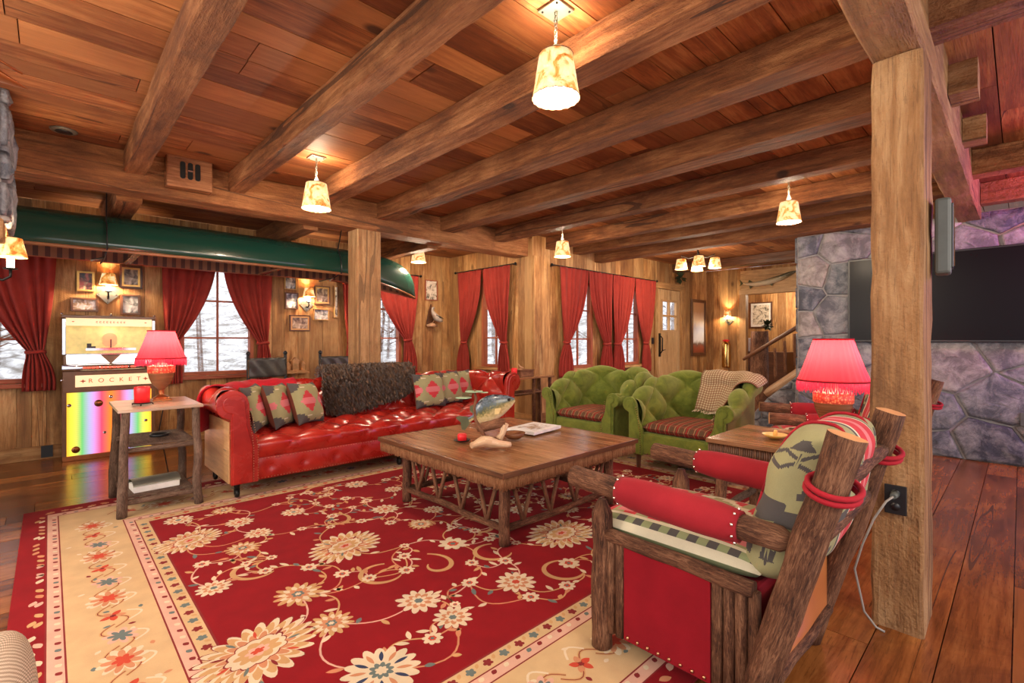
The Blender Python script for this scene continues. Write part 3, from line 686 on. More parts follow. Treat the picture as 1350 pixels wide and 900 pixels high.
    for i, p in enumerate(placed):
        near = sorted(range(len(placed)), key=lambda j: math.hypot(placed[j][0]-p[0], placed[j][1]-p[1]))[1:4]
        for j in near:
            if (min(i, j), max(i, j)) in done: continue
            done.add((min(i, j), max(i, j))); q = placed[j]; dx, dy = q[0]-p[0], q[1]-p[1]; b = random.choice((-1, 1))*random.uniform(.18, .4)
            P = [(p[0]+dx*s-dy*b*math.sin(PI*s), p[1]+dy*s+dx*b*math.sin(PI*s)) for s in [k/12 for k in range(13)]]
            P = [(min(max(x, FX0+.01), FX1-.01), min(max(y, FY0+.01), FY1-.01)) for x, y in P]
            ribbon(P, .0085, random.choice((PEACH, TAN, PINK)), Lv)
            for s in (3, 6, 9):
                if random.random() < .8: leaf(P[s][0], P[s][1], random.uniform(.04, .075), .013, math.atan2(dy, dx)+random.choice((-1, 1))*random.uniform(.5, 1.2), random.choice((IVORY, IVORY, TAN, PEACH, SLATE)), Lv+.25)
    for (px, py, s_) in [(500, 765, 1), (430, 690, -1), (745, 760, 1), (620, 700, -1), (420, 650, 1), (560, 750, -1), (330, 760, 1), (650, 735, 1)]:
        x, y = import_z(px, py); P = []
        for k in range(30):
            t = k/29; a = t*4.3*s_+.9; r_ = .05+.11*(1-t); P.append((x+r_*math.cos(a)+.08*t, y+r_*math.sin(a)))
        ribbon(P, lambda t: .022*math.sin(PI*min(1, t*.9+.1))+.006, TAN, Lv+.2)
    for x, y, R, k in placed: blossom(x, y, R*(.82 if k != 2 else .9), k)
    # cream corner medallion shoulders along the field edge are part of the palmettes above; now the border motifs
    def side_pts(f, step):
        a, b, c_, d = rect(f); out = []
        n_ = round((b-a)/step)
        for k in range(1, n_): out.append((a+(b-a)*k/n_, c_, 0)); out.append((a+(b-a)*k/n_, d, PI))
        n_ = round((d-c_)/step)
        for k in range(1, n_): out.append((a, c_+(d-c_)*k/n_, -PI/2)); out.append((b, c_+(d-c_)*k/n_, PI/2))
        return out
    for i, (x, y, a) in enumerate(side_pts(.135, .075)):
        leaf(x, y, .055, .016, a+random.choice((.4, -.4, 2.7)), random.choice((IVORY, PEACH, TAN, PINK)), Lv)
        if i % 2: star(x+.02*math.cos(a), y+.02*math.sin(a), .024, 6, random.choice((IVORY, PEACH)), Lv+.3, 0, .4)
    for f in (.235, .833):
        for i, (x, y, a) in enumerate(side_pts(f, .062)):
            leaf(x-.012*math.cos(a), y-.012*math.sin(a), .03, .012, a+.5, MAROON if i % 4 < 2 else SLATE if i % 3 == 0 else IVORY, Lv)
    for i, (x, y, a) in enumerate(side_pts(.935, .085)):
        star(x, y, .022, 5, (MAROON, RUST, SLATE, PEACH)[i % 4], Lv, 0, .35)
        leaf(x+.03*math.cos(a), y+.03*math.sin(a), .03, .009, a+.9, TAN, Lv)
    for i, (x, y, a) in enumerate(side_pts(.535, .21)):
        ca, sa = math.cos(a), math.sin(a); q = i % 3
        def T(u, v): return (x+u*ca-v*sa, y+u*sa+v*ca)
        s_ = 1 if i % 2 else -1
        P = [T(-.12+.24*t, .05*s_*math.sin(2*PI*t)) for t in [k/14 for k in range(15)]]; ribbon(P, .014, TAN, Lv); ribbon(P, .004, MAROON, Lv+.2)
        P = [T(-.02+.1*t, s_*(-.05-.05*math.sin(PI*t))) for t in [k/8 for k in range(9)]]; ribbon(P, .010, IVORY, Lv+.1)
        if q == 0:
            star(*T(0, 0), .085, 10, IVORY, Lv+.3, 0, .45, 1.2, a); star(*T(0, 0), .070, 9, PEACH, Lv+.6, 0, .5, 1.2, a); star(*T(0, 0), .035, 6, RUST, Lv+.9, 0, .4, 1.2, a)
        elif q == 1:
            for k in range(5): leaf(*T(0, 0), .05, .016, a+k*1.257, (RUST, PEACH)[k % 2], Lv+.5)
            star(*T(0, 0), .012, 6, MAROON, Lv+.8)
        else:
            star(*T(0, .01), .06, 7, PINK, Lv+.3, 0, .5, 1.3, a+.5); star(*T(0, .01), .04, 7, SLATE, Lv+.6, 0, .5, 1.3, a+.5)
        for k in range(3):
            u, v = random.uniform(-.13, .13), random.uniform(-.11, .11); leaf(*T(u, v), .03, .010, random.random()*6, random.choice((SLATE, MAROON, PEACH, IVORY, IVORY)), Lv+.2)
    o = mb.build('patterned_rug', mats); o['kind'] = 'thing'
    tag(o, 'large red floral rug with a cream border under the seating group', 'rug'); return o
make_rug()

# ------------------------------------------------------------------ upholstery
def tuft(a, b, A, edge=1.0):
    """pillow height of a diamond tufted surface at lattice coords"""
    p, q = (a+b), (a-b); fp, fq = p-math.floor(p), q-math.floor(q)
    h = (math.sin(PI*fp)*math.sin(PI*fq))**.62
    return A*h*edge
def shell(mb, path, zin, H, zbot, r, lean=.05, sx=.2, sz=.16, A=.03, ns=140, mi=0, nt_in=12, nt_arc=16, arc_end=-40, outlean=.0):
    """path(s)->(x,y,nx,ny,dist) inner line with outward normal; H(s) crest height; r(s) roll radius"""
    rows = []
    for i in range(ns+1):
        s = i/ns; x, y, nx, ny, d = path(s); h = H(s); rr = r(s) if callable(r) else r; row = []
        prof = []
        ztop = h-rr
        for k in range(nt_in): t = k/nt_in; prof.append((lean*t**1.2, zin+(ztop-zin)*t, -1, .15, 1.0))
        for k in range(nt_arc+1):
            a = math.radians(180+(arc_end-180)*k/nt_arc); prof.append((lean+rr+rr*math.cos(a), ztop+rr*math.sin(a), math.cos(a), math.sin(a), 1.0 if k < nt_arc*.55 else max(0, 1-(k-nt_arc*.55)/(nt_arc*.25))))
        xe = prof[-1][0]
        for (u, z) in [(lean+rr*1.15, ztop-rr*.95), (lean+rr*1.1, (ztop+zbot)/2), (lean+rr*1.08+outlean, zbot)]: prof.append((u, z, 1, 0, 0))
        L = 0
        for k, (u, z, dx, dz, e) in enumerate(prof):
            if k: L += math.hypot(u-prof[k-1][0], z-prof[k-1][1])
            disp = 0
            if e > 0 and A:
                edge_f = min(1, max(0, (L+.00)/.05)); disp = tuft(d/sx*.5, L/sz*.5, A, e*edge_f)-A*.5*e
            U = u+dx*disp; Z = z+dz*disp
            row.append((x+nx*U, y+ny*U, Z))
        rows.append(row)
    # transpose so uv u runs along path
    mb.grid([[rows[i][j] for i in range(len(rows))] for j in range(len(rows[0]))], mi, flip=False)
def upath(xl, xr, yf, yb, rad):
    """U path: front-left -> back-left -> back-right -> front-right; open towards -y. returns path fn and total length"""
    seg = [yb-yf-rad, rad*PI/2, xr-xl-2*rad, rad*PI/2, yb-yf-rad]; T = sum(seg)
    def f(s):
        d = s*T; q = d
        if q <= seg[0]: return (xl, yf+q, -1, 0, d)
        q -= seg[0]
        if q <= seg[1]: a = q/rad; return (xl+rad-rad*math.cos(a), yb-rad+rad*math.sin(a), -math.cos(a), math.sin(a), d)
        q -= seg[1]
        if q <= seg[2]: return (xl+rad+q, yb, 0, 1, d)
        q -= seg[2]
        if q <= seg[3]: a = q/rad; return (xr-rad+rad*math.sin(a), yb-rad+rad*math.cos(a), math.sin(a), math.cos(a), d)
        q -= seg[3]; return (xr, yb-rad-q, 1, 0, d)
    return f, T
def facing(mb, x, side, zin, H, zbot, r, lean, y, th=.03, mi=0, w_in=.03, grow=0.0):
    """scrolled front panel of an arm; side=-1 left arm, +1 right arm"""
    ztop = H-r; out = []
    P = [(-w_in, zbot), (-w_in, zin), (lean*.6, (zin+ztop)/2), (lean-.004-grow, ztop)]
    for k in range(1, 15): a = math.radians(180-(180+50)*k/14); P.append((lean+r+(r+grow)*math.cos(a), ztop+(r+grow)*math.sin(a)))
    P += [(lean+r*1.12, ztop-r*1.0), (lean+r*1.1, zbot)]
    out = [(x+side*u, z) for u, z in P]
    if side > 0: pass
    mb.prism(out, y-th, y, 'xz', mi)
    return out
def nails(mb, pts, y, step, rad, axis='y', mi=0):
    d = 0
    for i in range(len(pts)-1):
        a, b = Vector(pts[i]), Vector(pts[i+1]); L = (b-a).length
        while d < L:
            p = a.lerp(b, d/L); mb.ball((p[0], y, p[1]) if axis == 'y' else (y, p[0], p[1]), rad, 6, mi, rings=4); d += step
        d -= L

# red leather sofa (world aligned, opens towards -y)
S = thing('chesterfield_sofa', 'long red tufted leather sofa with rolled arms along the far side of the rug', 'sofa', (2.49, 4.65, .013))
sh = (2.49, 4.65, 0)
xl, xr, yf, yb = 1.15, 3.84, 4.19, 4.86
pf, T = upath(xl, xr, yf, yb, .12)
mb = MB(); shell(mb, pf, .40, lambda s: .835, .14, .105, .03, .26, .20, .062, 320, nt_in=22, nt_arc=22); mb.build('tufted_back', 'leather', S, shift=sh)
mb = MB(); rows = []
nx_, ny_ = 240, 50
for j in range(ny_+10):
    row = []
    for i in range(nx_+1):
        u = i/nx_; x = xl-.02+(xr-xl+.04)*u
        if j < 10:
            ee = (j/10)**.7; y = yf-.030*math.sin(PI*j/12)-tuft((x-xl)/.17*.5, -(10-j)*.016/.17*.5, .022, ee)+.006*ee; z = .285+.145*(j/10)
            h = .020*ee
        else:
            v = (j-10)/ny_; y = yf+.005+(yb-yf)*v; z = .445+.015*math.sin(PI*v); ee = min(1, .4+v*6)
            h = tuft((x-xl)/.17*.5, (y-yf)/.17*.5, .044, min(1, .45+v*5))+.012*max(0, 1-v*5)
        row.append((x, y-(.012 if j < 10 else 0)*ee, z+h-.02))
    rows.append(row)
mb.grid(rows); mb.build('tufted_seat', 'leather', S, shift=sh)
mb = MB(); rows = []
for j in range(9):
    z = .13+.165*j/8; row = []
    for i in range(121):
        x = xl-.02+(xr-xl+.04)*i/120; d = min(abs(((x-xl)/.27) % 1-.5), 9)*.27; dz = z-.215
        y = yf-.022-.012*math.sin(PI*j/8)+.022*math.exp(-((.135-abs(d-.0))**2*0+d*d+dz*dz)/.0012)
        row.append((x, y, z))
    rows.append(row)
mb.grid(rows); mb.box((xl-.1, yf-.01, .12), (xr+.1, yb+.1, .29)); mb.build('base', 'leather', S, shift=sh)
for sd, x in ((-1, xl), (1, xr)):
    mb = MB(); facing(mb, x, sd, .40, .845, .12, .112, .025, yf-.006, .045, w_in=.045)
    facing(mb, x+sd*.012, sd, .40, .815, .125, .075, .045, yf-.05, .012, w_in=.012)
    o = mb.build('arm_facing', 'leather', S, shift=sh, bevel=.006)
    nb = MB(); P = [(x+sd*-.04, .13), (x+sd*-.04, .40), (x+sd*.006, .66)]
    nails(nb, P, yf-.054, .020, .0045); P = [(x-sd*.005, .13), (x-sd*.005, .40), (x+sd*.03, .70)]
    nails(nb, P, yf-.064, .020, .004)
    q = nb.build('nailhead_trim', 'nail', o, shift=sh); q['kind'] = 'stuff'
for sd, x in ((-1, xl), (1, xr)):
    mb = MB(); xo = x+sd*.155
    mb.box((xo, yf-.0, .125), (xo-sd*.02, yb+.12, .60)); p = mb.build('side_panel', 'panelwood', S, shift=sh, bevel=.003); p['label'] = 'tan wooden side panel'
nb = MB(); nails(nb, [(xl-.02, .135), (xr+.02, .135)], yf-.025, .024, .0045); nails(nb, [(xl-.02, .288), (xr+.02, .288)], yf-.026, .024, .004); nb.build('nailhead_trim', 'nail', S, shift=sh)['kind'] = 'stuff'
for x in (xl-.09, 2.49, xr+.09):
    for y in (yf+.03, yb+.03):
        mb = MB(); mb.tube([(x, y, .125), (x, y, .07)], [.026, .018], 10); mb.lathe([(0, -.012), (.028, -.014), (.034, 0), (.028, .014), (0, .012)], (x, y, .036), 14, axis='x'); mb.box((x-.02, y-.008, .03), (x+.02, y+.008, .08))
        mb.build('caster', 'iron', S, shift=sh)

# cushions
def pillow(name, w, h, t, pat, mats, n_=40, pinch=.10, piping=None):
    mb = MB()
    for side in (1, -1):
        rows = []
        for j in range(n_+1):
            row = []
            for i in range(n_+1):
                u, v = -1+2*i/n_, -1+2*j/n_
                th = t*.5*max(0, (1-abs(u)**3.2)*(1-abs(v)**3.2))**.5
                x = w/2*u*(1-pinch*(1-abs(v)**2)*abs(u)**3); y = h/2*v*(1-pinch*(1-abs(u)**2)*abs(v)**3)
                row.append((x, side*-th, y+h/2))
            rows.append(row)
        mb.grid(rows, flip=(side < 0), matf=lambda a, b, s_=side: pat(-1+2*(b+.5)/n_, -1+2*(a+.5)/n_, s_))
    return mb.build(name, mats)
WM = ['w_khaki', 'w_dark', 'w_red', 'w_pink', 'w_cream', 'w_brown', 'w_sage']
def blanket_pat(u, v, side, sh_=0.0):
    if side < 0: return 5
    U = u*1.0+sh_; fl = lambda x: math.floor(abs(x)*14)/14
    au, av = fl(U), fl(v)
    if au+av*1.1 < .48: return 3 if av < .10 else 2
    if (1.02-fl(min(abs(U), 1.05)))+av*1.0 < .42: return 3 if av < .10 else 2
    if (1-fl(u))*.9+(1-av)*1.25 < .74: return 1
    if fl(u)*1.2+(1-av)*1.6 < .30: return 1
    if .60 < av < .68 and .35 < fl(u) < .62: return 4
    if av > .90: return 1
    return 0
def put(o, loc, rz, tilt, roll=0): o.location = loc; o.rotation_euler = (tilt, roll, rz); return o
def cush(label, loc, rz, tilt, roll, shf, grp, w=.41, h=.40):
    o = pillow('throw_pillow', w, h, .17, lambda u, v, s_: blanket_pat(u, v, s_, shf), WM); put(o, loc, rz, tilt, roll); return tag(o, label, 'pillow', grp)
GP = 'woven cushions on the red sofa'
R_ = math.radians
cush('green and pink woven cushion leaning against the left sofa arm, leftmost of all', (1.32, 4.50, .475), R_(58), R_(-16), 0, .30, GP)
cush('middle cushion of the left trio on the red sofa, mostly overlapped', (1.52, 4.50, .475), R_(50), R_(-18), R_(2), .2, GP)
cush('front cushion of the left trio on the red sofa, showing two red stars', (1.75, 4.50, .475), R_(38), R_(-20), R_(4), .34, GP)
cush('upright cushion with one centred pink star beside the brown fur', (3.13, 4.60, .475), R_(2), R_(-14), 0, 0, GP)
cush('woven cushion partly tucked behind the centred star cushion', (3.49, 4.70, .475), R_(14), R_(-14), 0, .05, GP)
cush('rightmost woven cushion against the right sofa arm', (3.72, 4.80, .475), R_(4), R_(-12), 0, .1, GP, .38)

# brown fur over the sofa back
rows = []
for j in range(31):
    v = j/30; row = []
    for i in range(41):
        u = i/40; x = 2.02+1.07*u+.03*math.sin(v*5+1)
        ln = .40*(1-.55*max(0, (u-.5)*2)**1.2)+.03*math.sin(u*9); e = .05*mnoise.noise(V(u*5, v*5, 1))
        L_ = v*(ln+.30); # start behind the crest
        s_ = L_-.16
        if s_ < 0: y, z = 5.10, .84+s_*.9
        elif s_ < .26: a = s_/.26*PI; y, z = 4.985+.12*math.cos(a), .80+.135*math.sin(a)*.95
        else: y, z = 4.85-.05*(s_-.26)/.3, .80-(s_-.26)
        row.append((x, y+e*.2, z+e*.3))
    rows.append(row)
mb = MB(); mb.grid(rows, flip=True); 
for _ in range(15000):
    i, j = random.uniform(0, 39.99), random.uniform(2, 29.99); i0, j0 = int(i), int(j); p = Vector(rows[j0][i0]).lerp(Vector(rows[j0][i0+1]), i-i0).lerp(Vector(rows[j0+1][i0]).lerp(Vector(rows[j0+1][i0+1]), i-i0), j-j0)
    e1 = Vector(rows[j0][i0+1])-Vector(rows[j0][i0]); e2 = Vector(rows[j0+1][i0])-Vector(rows[j0][i0]); nn = e1.cross(e2).normalized()
    if nn.y > 0 and nn.z < .3: nn = -nn
    if nn.z < -.2: nn = -nn
    d = (nn*.7+Vector((random.gauss(0, .35), random.gauss(0, .2), random.gauss(-.45, .4)))).normalized()*random.uniform(.03, .06); w_ = Vector((.0018, 0, .0008))
    p = p+nn*.012; mb.poly([p-w_, p+w_, p+d], random.choice((0, 1)), (random.random(), 0))
fur = mb.build('fur_throw', ['fur', 'furhair']); tag(fur, 'shaggy dark brown fur draped over the middle of the sofa back', 'fur throw')
sm_ = fur.modifiers.new('thick', 'SOLIDIFY'); sm_.thickness = .03; sm_.offset = 0
# red throw over the left back corner
rows = []
for j in range(25):
    v = j/24; row = []
    for i in range(31):
        u = i/30; a = PI*(1.05-1.25*v) ; cx, cy = 1.0+.75*u, 4.60+.38*min(1, u*2.2)
        rr = .135+.006*math.sin(u*25+v*3)
        if u < .45: nx, ny = -1+u, .25+u
        else: nx, ny = 0, 1
        l = math.hypot(nx, ny); nx, ny = nx/l, ny/l
        d = -math.cos(a)*rr*1.0; z = .735+math.sin(a)*rr
        if v > .84: z = .735-(v-.84)*1.6; d = rr+.01
        row.append((cx+nx*d*1.0-.0, cy+ny*d+.0, z))
    rows.append(row)
mb = MB(); mb.grid(rows, flip=True); o = mb.build('throw_blanket', 'throw'); tag(o, 'red knitted throw over the left back corner of the leather sofa', 'blanket'); o.modifiers.new('thick', 'SOLIDIFY').thickness = .012

# ------------------------------------------------------------------ green armchairs (open towards -y locally)
def green_chair(label, loc, rz):
    t = thing('tufted_armchair', label, 'armchair', loc, rz, 'green velvet armchairs')
    xl, xr, yf, yb = -.335, .335, -.38, .38; pf, T = upath(xl, xr, yf, yb, .24)
    def Hh(s): q = abs(s-.5)*2; k = max(0, min(1, (1-q)/.62)); k = k*k*(3-2*k); return .665+.205*k
    def rr(s): q = abs(s-.5)*2; return .070+.012*(1-q)
    mb = MB(); shell(mb, pf, .36, Hh, .13, rr, .055, .19, .20, .078, 220, nt_in=26, nt_arc=22); mb.build('tufted_back', 'velvet', t)
    mb = MB(); mb.box((xl-.02, yf-.002, .14), (xr+.02, yb+.02, .345)); rows = []
    mb.box((xl-.02, yf-.02, .14), (xr+.02, yf, .335)); bs = mb.build('base', 'velvet', t, bevel=.015)
    mb = MB(); n_ = 22; rows = []
    def cshape(u, v): return (.33*u*(1-.0*v), yf-.025+.68*(v+1)/2)
    for side in (1, -1):
        rows = []
        for j in range(n_+1):
            row = []
            for i in range(n_+1):
                u, v = -1+2*i/n_, -1+2*j/n_; e = max(0, (1-abs(u)**7)*(1-abs(v)**7))**.35
                x, y = cshape(u, v); row.append((x*(1-.02*(1-e)), y, .395+side*(.052*e+(.014*(1-u*u)*(1-v*v) if side > 0 else 0))))
            rows.append(row)
        mb.grid(rows, flip=(side < 0), uvf=lambda i, j: (j*.027, i*.030+(.0 if side > 0 else .3)))
    mb.build('seat_cushion', 'plaid', t)
    for sd, x in ((-1, xl), (1, xr)):
        mb = MB(); facing(mb, x, sd, .36, .678, .13, .075, .05, yf-.006, .03, w_in=.02); facing(mb, x+sd*.010, sd, .36, .650, .14, .040, .062, yf-.036, .014, w_in=.006)
        o = mb.build('arm_facing', 'velvet', t, bevel=.007)
        nb = MB(); nails(nb, [(x+sd*-.004, .15), (x+sd*-.004, .36), (x+sd*.045, .60)], yf-.052, .022, .0045); nb.build('nailhead_trim', 'nail', o)['kind'] = 'stuff'
    for k in range(14): one('nailhead', 'darkwood', bs, 'ball', (xl-.01+(xr-xl+.02)*(k+.5)/14, yf-.023, .15), .009, 6, rings=4)
    for x, y in ((-.385, yf+.01), (.385, yf+.01), (-.31, .38), (.31, .38)):
        mb = MB(); mb.tube([(x, y, .14), (x, y, 0)], [.032, .022], 4, sm=False); mb.build('leg', 'darkwood', t)
    return t
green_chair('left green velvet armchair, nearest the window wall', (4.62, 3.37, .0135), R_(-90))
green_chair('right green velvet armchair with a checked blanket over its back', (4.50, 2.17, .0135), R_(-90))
# checked blanket draped over the right green chair's back corner
def chairpt(x, y, z): # chair-local to world for rz=-90 at (4.50,2.18)
    return (4.50+y, 2.17-x, z+.0135)
def drape(name, mat, w0, off, label, cat):
    pf, T = upath(-.335, .335, -.38, .38, .24); rows = []
    for i in range(29):
        u = i/28; s = .44+.36*u; x, y, nx, ny, d = pf(s); q = abs(s-.5)*2; k = max(0, min(1, (1-q)/.62)); k = k*k*(3-2*k); H = .665+.205*k; r_ = .070+.012*(1-q)
        row = []
        for j in range(33):
            v = j/32; L = v*(.66-.10*u); cr = H-r_
            wv = .008*math.sin(u*20+v*6)
            inner = .26
            if L < inner: t_ = L/inner; uo, z = .0+(.055)*t_-.035-.12*(1-t_), cr-(inner-L); z = max(z, .475+.02*u)
            elif L < inner+PI*(r_+.04)*.95:
                a = PI-(L-inner)/(r_+.04); uo, z = .055+r_+(r_+.04)*math.cos(a), cr+(r_+.04)*math.sin(a)
            else: uo, z = .055+r_*2+.045+.02*u, cr-(L-inner-PI*(r_+.04)*.95)
            row.append(chairpt(x+nx*uo, y+ny*uo, z+wv))
        rows.append(row)
    mb = MB(); mb.grid(rows, uvf=lambda i, j: (i*.022, j*.020), matf=lambda i, j: 1 if (i == 27) else 0)
    # fringe at the inner end
    for i in range(0, 28):
        for e in (0, .5):
            p = Vector(rows[i][0]).lerp(Vector(rows[i+1][0]), e); mb.tube([p, p+V(-.02, random.uniform(-.012, .012), -.012), p+V(-.05, random.uniform(-.02, .02), -.02)], [.003, .003, .002], 4, 2)
    o = mb.build(name, [mat, 'trimcheck', 'rug_ivory']); tag(o, label, cat); m_ = o.modifiers.new('thick', 'SOLIDIFY'); m_.thickness = .008; return o
drape('throw_blanket', 'check', .5, 0, 'brown and cream checked wool blanket with fringe over the green armchair', 'blanket')

# ------------------------------------------------------------------ coffee table
t = thing('coffee_table', 'large square coffee table with split twig apron and zigzag twig base on the rug', 'table', (2.51, 2.69, .012)); sh = (2.51, 2.69, .012)
X0, X1, Y0, Y1 = 1.83, 3.20, 1.99, 3.40
mb = MB(); nb_ = 9
for k in range(nb_): a = X0+(X1-X0)*k/nb_; mb.box((a+.0008, Y0, .475), (X0+(X1-X0)*(k+1)/nb_-.0008, Y1, .500))
mb.build('tabletop', 'top', t, shift=sh, bevel=.003)
mb = MB(); mb.box((X0-.006, Y0-.006, .470), (X1+.006, Y0, .502)); mb.box((X0-.006, Y1, .470), (X1+.006, Y1+.006, .502)); mb.box((X0-.006, Y0, .470), (X0, Y1, .502)); mb.box((X1, Y0, .470), (X1+.006, Y1, .502)); mb.build('edge_moulding', 'darkwood', t, shift=sh, bevel=.003)
mb = MB(); w = .0125
def apron(p0, p1, z0, z1, step):
    d = Vector(p1)-Vector(p0); n_ = int(d.length/step)
    for k in range(n_+1):
        p = Vector(p0)+d*k/n_; q = random.uniform(-.008, .004); mb.tube([(p.x, p.y, z0+q), (p.x, p.y, z1)], [step*.5, step*.52], 6)
apron((X0+.014, Y0+.014, 0), (X1-.014, Y0+.014, 0), .40, .472, w); apron((X0+.014, Y1-.014, 0), (X1-.014, Y1-.014, 0), .40, .472, w); apron((X0+.014, Y0+.014, 0), (X0+.014, Y1-.014, 0), .40, .472, w); apron((X1-.014, Y0+.014, 0), (X1-.014, Y1-.014, 0), .40, .472, w)
mb.build('twig_apron', 'twigpale', t, shift=sh)['kind'] = 'stuff'
LX, LY = (1.98, 3.05), (2.14, 3.24)
mb = MB(); mb.box((LX[0]-.03, LY[0]-.03, .44), (LX[1]+.03, LY[1]+.03, .472)); mb.build('underframe', 'darkwood', t, shift=sh)
for x in LX:
    for y in LY: mb = MB(); mb.log((x, y, .0165), (x, y, .45), .034, .034, 14, 0, 1); mb.build('leg', ['log', 'endgrain'], t, shift=sh)
def rails(p0, p1, n_):
    p0, p1 = Vector(p0), Vector(p1)
    for z in (.11, .355):
        mb = MB(); mb.log((p0.x, p0.y, z), (p1.x, p1.y, z), .022, .022, 10); mb.build('rail', 'log', t, shift=sh)
    for k in range(n_):
        a = p0.lerp(p1, (k+.18)/n_); b = p0.lerp(p1, (k+.5)/n_); c = p0.lerp(p1, (k+.82)/n_)
        one('twig_brace', 'twig', t, 'tube', [(a.x, a.y, .35), (b.x, b.y, .12)], .0135, 8, wob=.1, shift=sh); one('twig_brace', 'twig', t, 'tube', [(c.x, c.y, .35), (b.x, b.y, .115)], .0135, 8, wob=.1, shift=sh)
rails((LX[0], LY[0]+.03, 0), (LX[0], LY[1]-.03, 0), 4); rails((LX[1], LY[0]+.03, 0), (LX[1], LY[1]-.03, 0), 4); rails((LX[0]+.03, LY[0], 0), (LX[1]-.03, LY[0], 0), 4); rails((LX[0]+.03, LY[1], 0), (LX[1]-.03, LY[1], 0), 4)

# ------------------------------------------------------------------ carved fish on its driftwood base
ZT = .513
fx = thing('fish_sculpture', 'carved bass on a driftwood base with twig and pale leaves, standing on the coffee table', 'sculpture', (2.20, 2.50, ZT)); 
# local frame: u runs to the right of the picture and slightly away
def FP(u, v, w): # u along fish, w up, v thickness
    c, s_ = math.cos(R_(-38)), math.sin(R_(-38)); return (2.36+1.06*((u-.03)*c-v*s_), 2.56+1.06*((u-.03)*s_+v*c), ZT+1.06*w+.002)
n = NT('bass_paint'); z = n.sep(n.uv()); f = n.noise(n.obj(), 60, 3); g = n.math('ADD', z[1], n.math('MULTIPLY', n.math('SUBTRACT', f, .5), .75))
n.color(n.ramp(g, [(.0, (.70, .58, .36)), (.30, (.52, .40, .18)), (.45, (.26, .22, .08)), (.58, (.10, .11, .05)), (.75, (.07, .10, .12)), (.9, (.16, .20, .24)), (1, (.02, .03, .04))])); n.set(Roughness=.28, Coat_Weight=.3); M['bass'] = n.m
M['finm'] = plain('fin_paint', (.10, .10, .04), .3); M['bellyfin'] = plain('pale_fin', (.70, .50, .20), .35)
def FF(u, v, w, an=R_(20)):
    du, dw = u+.02, w-.22; return FP(-.02+du*math.cos(an)-dw*math.sin(an), v, .215+du*math.sin(an)+dw*math.cos(an))
rows = []; NB = 28; spine = []
for i in range(NB+1):
    s_ = i/NB  # 0 tail .. 1 nose
    u = -.16+.34*s_; w = .20+.012*math.sin(s_*PI)+.02*s_
    q_ = max(0, (s_-.12)/.88); hh = .016+.078*math.sin(PI*min(1, q_**.78))**.85*(1-.15*q_); th = hh*.42
    if s_ > .93: hh *= 1-.25*(s_-.93)/.07
    spine.append((u, w, hh)); rows.append([FF(u, th*math.cos(a), w+hh*math.sin(a)) for a in [2*PI*k/18 for k in range(18)]])
mb = MB(); mb.grid(rows, closed_u=True, uvf=lambda i, j: (i*.02, .5+.5*math.sin(2*PI*j/18))); mb.poly(rows[-1][::-1]); mb.build('fish_body', 'bass', fx, fix=False, shift=(2.20, 2.50, ZT))
def fin(pts, th=.004, mat='finm', name='fin', rib=0):
    mb = MB(); A = [FF(u, th/2, w) for u, w in pts]; B = [FF(u, -th/2, w) for u, w in pts]; mb.poly(A, sm=False); mb.poly(B[::-1])
    for i in range(len(A)): j = (i+1) % len(A); mb.poly([A[j], A[i], B[i], B[j]])
    return mb.build(name, mat, fx, shift=(2.20, 2.50, ZT))
fin([(-.14, .215), (-.18, .235), (-.215, .25), (-.235, .245), (-.215, .205), (-.225, .155), (-.205, .145), (-.175, .165), (-.14, .190)], name='tail_fin')
fin([(.09, .27), (.08, .295), (.062, .285), (.05, .303), (.034, .292), (.02, .310), (.004, .296), (-.012, .308), (-.026, .292), (-.04, .285), (-.05, .262), (-.02, .25), (.06, .25)], name='dorsal_fin')
fin([(-.055, .25), (-.085, .285), (-.12, .285), (-.13, .255), (-.115, .225), (-.09, .215)], .005, 'finm', 'rear_fin')
fin([(-.02, .155), (-.05, .125), (-.09, .13), (-.10, .16), (-.07, .195)], .005, 'bellyfin', 'anal_fin')
mb = MB(); mb.ball(FF(.143, -.020, .236), .011, 10); mb.build('eye', 'black', fx, shift=(2.20, 2.50, ZT))
mb = MB(); P = [FF(.075, -.034, .205), FF(.045, -.048, .175), FF(.015, -.045, .18), FF(.03, -.036, .215)]; mb.poly(P); mb.poly(P[::-1]); mb.build('pectoral_fin', 'bellyfin', fx, shift=(2.20, 2.50, ZT))
# second smaller body below (log like belly) and supporting post
mb = MB(); mb.tube([FP(-.09, -.0, .085), FP(-.04, 0, .105), FP(.04, 0, .125), FP(.10, 0, .13)], [.018, .040, .042, .026], 14, wob=.05); mb.build('carved_log', 'twig', fx, shift=(2.20, 2.50, ZT))
mb = MB(); mb.tube([FP(.10, 0, .12), FP(.085, .01, .05), FP(.06, 0, .015)], [.03, .022, .03], 10, wob=.15); mb.build('support', 'drift', fx, shift=(2.20, 2.50, ZT))
bx0 = V(2.05, 2.42, ZT+.028)
mb = MB(); mb.tube([(2.085, 2.465, ZT+.028), (2.11, 2.45, ZT+.040), (2.15, 2.43, ZT+.050), (2.19, 2.405, ZT+.042), (2.23, 2.38, ZT+.032), (2.28, 2.345, ZT+.026), (2.305, 2.33, ZT+.024)], [.020, .034, .050, .042, .030, .026, .020], 16, wob=.45, flat=.85); mb.tube([(2.10, 2.50, ZT+.022), (2.20, 2.50, ZT+.03), (2.30, 2.54, ZT+.03), (2.36, 2.57, ZT+.02)], [.02, .026, .024, .018], 10, wob=.2)
mb.build('driftwood_base', 'drift', fx, shift=(2.20, 2.50, ZT))
